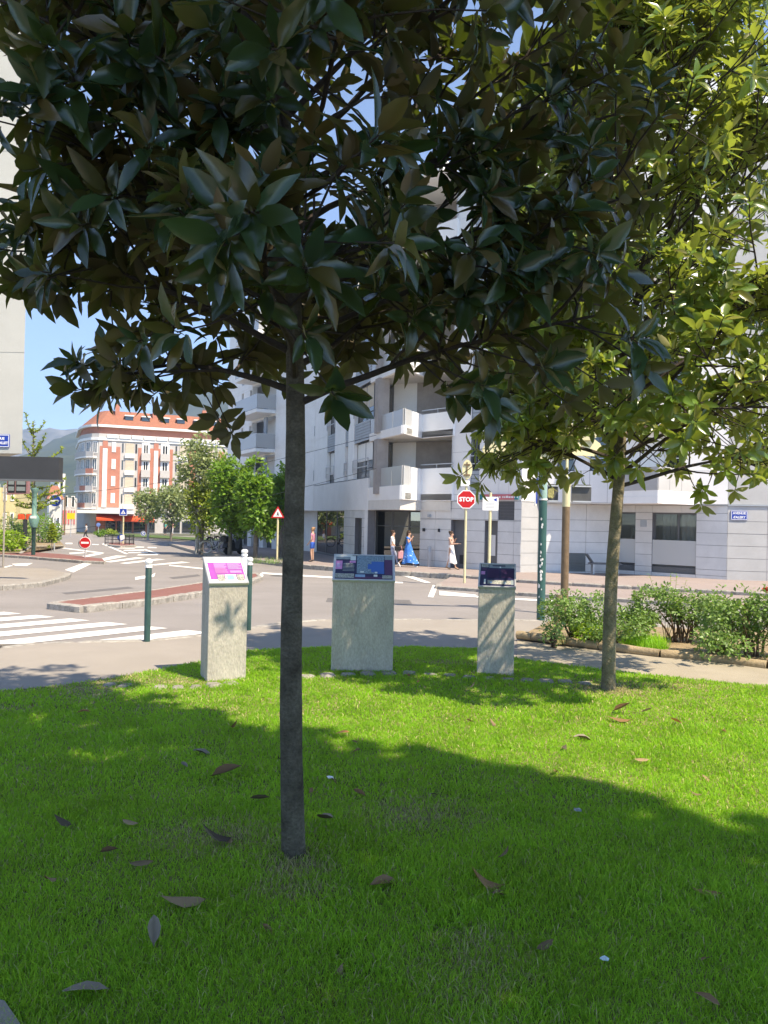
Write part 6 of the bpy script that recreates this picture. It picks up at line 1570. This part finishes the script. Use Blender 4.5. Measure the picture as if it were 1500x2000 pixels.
person(pat(612, 37.5), R(160), 1.68, 'person in pink top and blue shorts half hidden by the dark magnolia trunk', stand, mat('pink_shirt', (.50, .22, .30), .9, .15, 9), (mat('blue_shorts', (.03, .10, .42), .85, .15, 8), .45), None, mat('fair_hair', (.35, .20, .10), .6, .1), M_dark, longhair=False)
p = GP(168, 1053, -.12); person(p, R(190), 30.5 * p.y / 1500, 'pedestrian in white top and dark trousers crossing the far road', walk, M_wtop, (M_dark, .9), None, M_hair, M_dark, longhair=False, sleeves=.9)
for q, y, m_, l_, lab in ((109, 1049, mat('light_blue_shirt', (.38, .55, .68), .9, .1), M_jean, 'distant person in light blue shirt at the mouth of the street'), (323, 1045, mat('teal_shirt', (.03, .40, .34), .9, .1), M_dark, 'distant person in bright teal top near the shop fronts'), (336, 1045, mat('salmon_shirt', (.62, .30, .26), .9, .1), M_wtop, 'distant person in salmon top near the shop fronts')):
    p = GP(q, y); person(p, R(250), 26 * p.y / 1500, lab, stand, m_, (l_, .9), None, M_hair, M_dark, longhair=False)
# ---- fallen leaves and scraps on the grass
CURL = [leaf_template(.36, .35, .7, wave=.03), leaf_template(.42, -.25, .9, wave=-.03), leaf_template(.34, .5, 1.1, wave=.02), leaf_template(.40, .12, .35, wave=.02)]
fm_ = {(k, m.name): template_mesh('fallen_leaf', CURL[k], m) for k in range(4) for m in (M_dead, M_deadgrey, M_deadorange)}
FL_ = {}
def fallen(px, py, size, m, k, yaw, label=None, flip=False, tilt=.15):
    p = GP(px, py); o = bpy.data.objects.new('fallen_leaf', fm_[(k, m.name)]); COL.objects.link(o)
    e = Euler((rr.uniform(-tilt, tilt) + (math.pi if flip else 0), rr.uniform(-tilt, tilt), R(yaw))); o.rotation_euler = e; o.scale = (size,) * 3; o.location = (p.x, p.y, p.z + .045)
    if not label:
        cw = {'dead_leaf': 'brown', 'grey_dead_leaf': 'greyish', 'orange_dead_leaf': 'orange-brown'}[m.name]
        sz = 'tiny' if size < .075 else 'small' if size < .1 else 'curled'
        yw = 'among the flat stones' if py < 1360 else 'in the sunny grass' if (px > 620 and py < 1480) else 'high in the shade' if py < 1560 else 'in mid shade' if py < 1720 else 'low in the shade'
        xw = 'near the pavement edge' if px < 170 else 'below the magenta pillar' if px < 400 else 'just left of the near trunk' if px < 560 else 'just right of the near trunk' if px < 700 else 'below the widest pillar' if px < 880 else 'below the dark navy pillar' if px < 1060 else 'below the mossy trunk' if px < 1290 else 'below the rose bed'
        label = f'{sz} {cw} dead leaf {yw} {xw}'
    if label in FL_:
        far_ = py < FL_[label][1]; old = FL_[label][0]; old['label'] = label + (', the nearer one' if far_ else ', the farther one'); label += ', the farther one' if far_ else ', the nearer one'
    FL_[label] = (o, py)
    tag(o, label, 'fallen leaf', 'dead magnolia leaves scattered on the lawn')
fallen(408, 1776, .20, M_dead, 3, -78, 'largest flat brown dead leaf in the shaded grass, pointing right', True, .05)
fallen(300, 1872, .12, M_deadgrey, 1, 20, 'upright folded dead leaf, silver and black, in the shaded grass', False, .6)
fallen(120, 1962, .15, M_deadgrey, 3, -80, 'pale grey crinkled dead leaf nearest the bottom paving corner')
fallen(722, 1748, .17, M_dead, 0, -60, 'twisted dark brown dead leaf in front of the near trunk', False, .4)
fallen(960, 1764, .14, M_dead, 2, -70, 'dark curled dead leaf under an orange-tipped stalk', False, .4)
fallen(985, 1747, .17, M_deadorange, 2, -75, 'long thin straw-coloured leaf stalk with orange tip', True)
fallen(1412, 1764, .13, M_deadorange, 3, -110, 'light tan dead leaf alone in the shade far from the trunk', True)
fallen(488, 1574, .12, M_deadgrey, 1, -110, 'silvery folded dead leaf just beside the near trunk', False, .5)
fallen(618, 1610, .14, M_deadgrey, 1, -140, 'black folded leaf standing on edge right of the near trunk', False, .7)
fallen(455, 1652, .16, M_deadgrey, 2, -60, 'thin grey curled leaf on the worn patch by the near trunk', True, .4)
fallen(1235, 1416, .20, M_deadorange, 3, -100, 'broad orange-brown dead leaf lying in full sun', True, .05)
fallen(1120, 1450, .17, M_deadgrey, 0, -85, 'pale silver dead leaf at the sunny edge of the shade', False, .1)
fallen(1196, 1399, .16, M_dead, 1, -95, 'dark curved dead leaf in the sun beside the orange one', False, .3)
fallen(410, 1530, .19, M_dead, 1, -70, 'dark brown crumpled leaf in the middle of the shaded grass', False, .4)
fallen(376, 1478, .15, M_deadgrey, 0, -95, 'flat grey leaf in the upper part of the shaded grass', False, .1)
for x, y in ((67, 1388), (150, 1403), (450, 1431), (367, 1512), (300, 1700), (192, 1683), (112, 1734), (450, 1650), (512, 1826), (670, 1905), (545, 1495), (645, 1533), (610, 1552), (655, 1445), (687, 1458), (707, 1477), (715, 1570), (1252, 1401), (1189, 1424), (1332, 1423), (1408, 1436), (1100, 1473), (910, 1415), (970, 1427), (1267, 1496), (1370, 1525), (1082, 1520), (838, 1565), (972, 1692), (1047, 1877), (1370, 1900), (1410, 1992), (800, 1330), (815, 1342), (915, 1352), (1322, 1352), (142, 1628), (1470, 1442), (1350, 1560), (270, 1625)):
    fallen(x, y, rr.uniform(.06, .12) * (1 if y < 1800 else .8), rr.choice((M_dead, M_dead, M_deadorange) if y < 1450 else (M_dead, M_dead, M_deadgrey)), rr.randrange(4), rr.uniform(0, 360), None, rr.random() < .4, .5)
def scrap(px, py, s_, lab, m=M_signwhite):
    p = GP(px, py); vs = []
    for j in range(4):
        for i in range(4): vs.append(((i / 3 - .5) * s_ * 1.2, (j / 3 - .5) * s_, rr.uniform(0, .35) * s_))
    o = MB().add(vs, [(j * 4 + i, j * 4 + i + 1, j * 4 + 5 + i, j * 4 + 4 + i) for j in range(3) for i in range(3)]).build('paper_scrap', m); o.location = (p.x, p.y, p.z + .04); o.rotation_euler = (0, 0, rr.uniform(0, 3)); tag(o, lab, 'paper scrap')
scrap(1180, 1895, .024, 'pale blue paper scrap low in the shaded grass', mat('pale_blue_paper', (.55, .68, .72), .8, .05)); scrap(1128, 1597, .035, 'white paper scrap in the shaded grass', M_greyp); scrap(644, 1533, .035, 'thin white paper scrap right of the near trunk')
# ------------------------------------------------------------------ air
hz = MB().obox(Matrix.Translation((0, 1500, 222)) @ Matrix.Diagonal((7000, 3800, 456, 1)))
hm_ = bpy.data.materials.new('haze'); hm_.use_nodes = True; hn = hm_.node_tree; hn.nodes.clear()
pv = hn.nodes.new('ShaderNodeVolumePrincipled'); pv.inputs['Color'].default_value = (0.50, 0.70, 1.0, 1); pv.inputs['Density'].default_value = 0.00036; pv.inputs['Anisotropy'].default_value = 0.2
ho = hn.nodes.new('ShaderNodeOutputMaterial'); hn.links.new(pv.outputs[0], ho.inputs['Volume'])
HZ = hz.build('haze', hm_); HZ['kind'] = 'stuff'
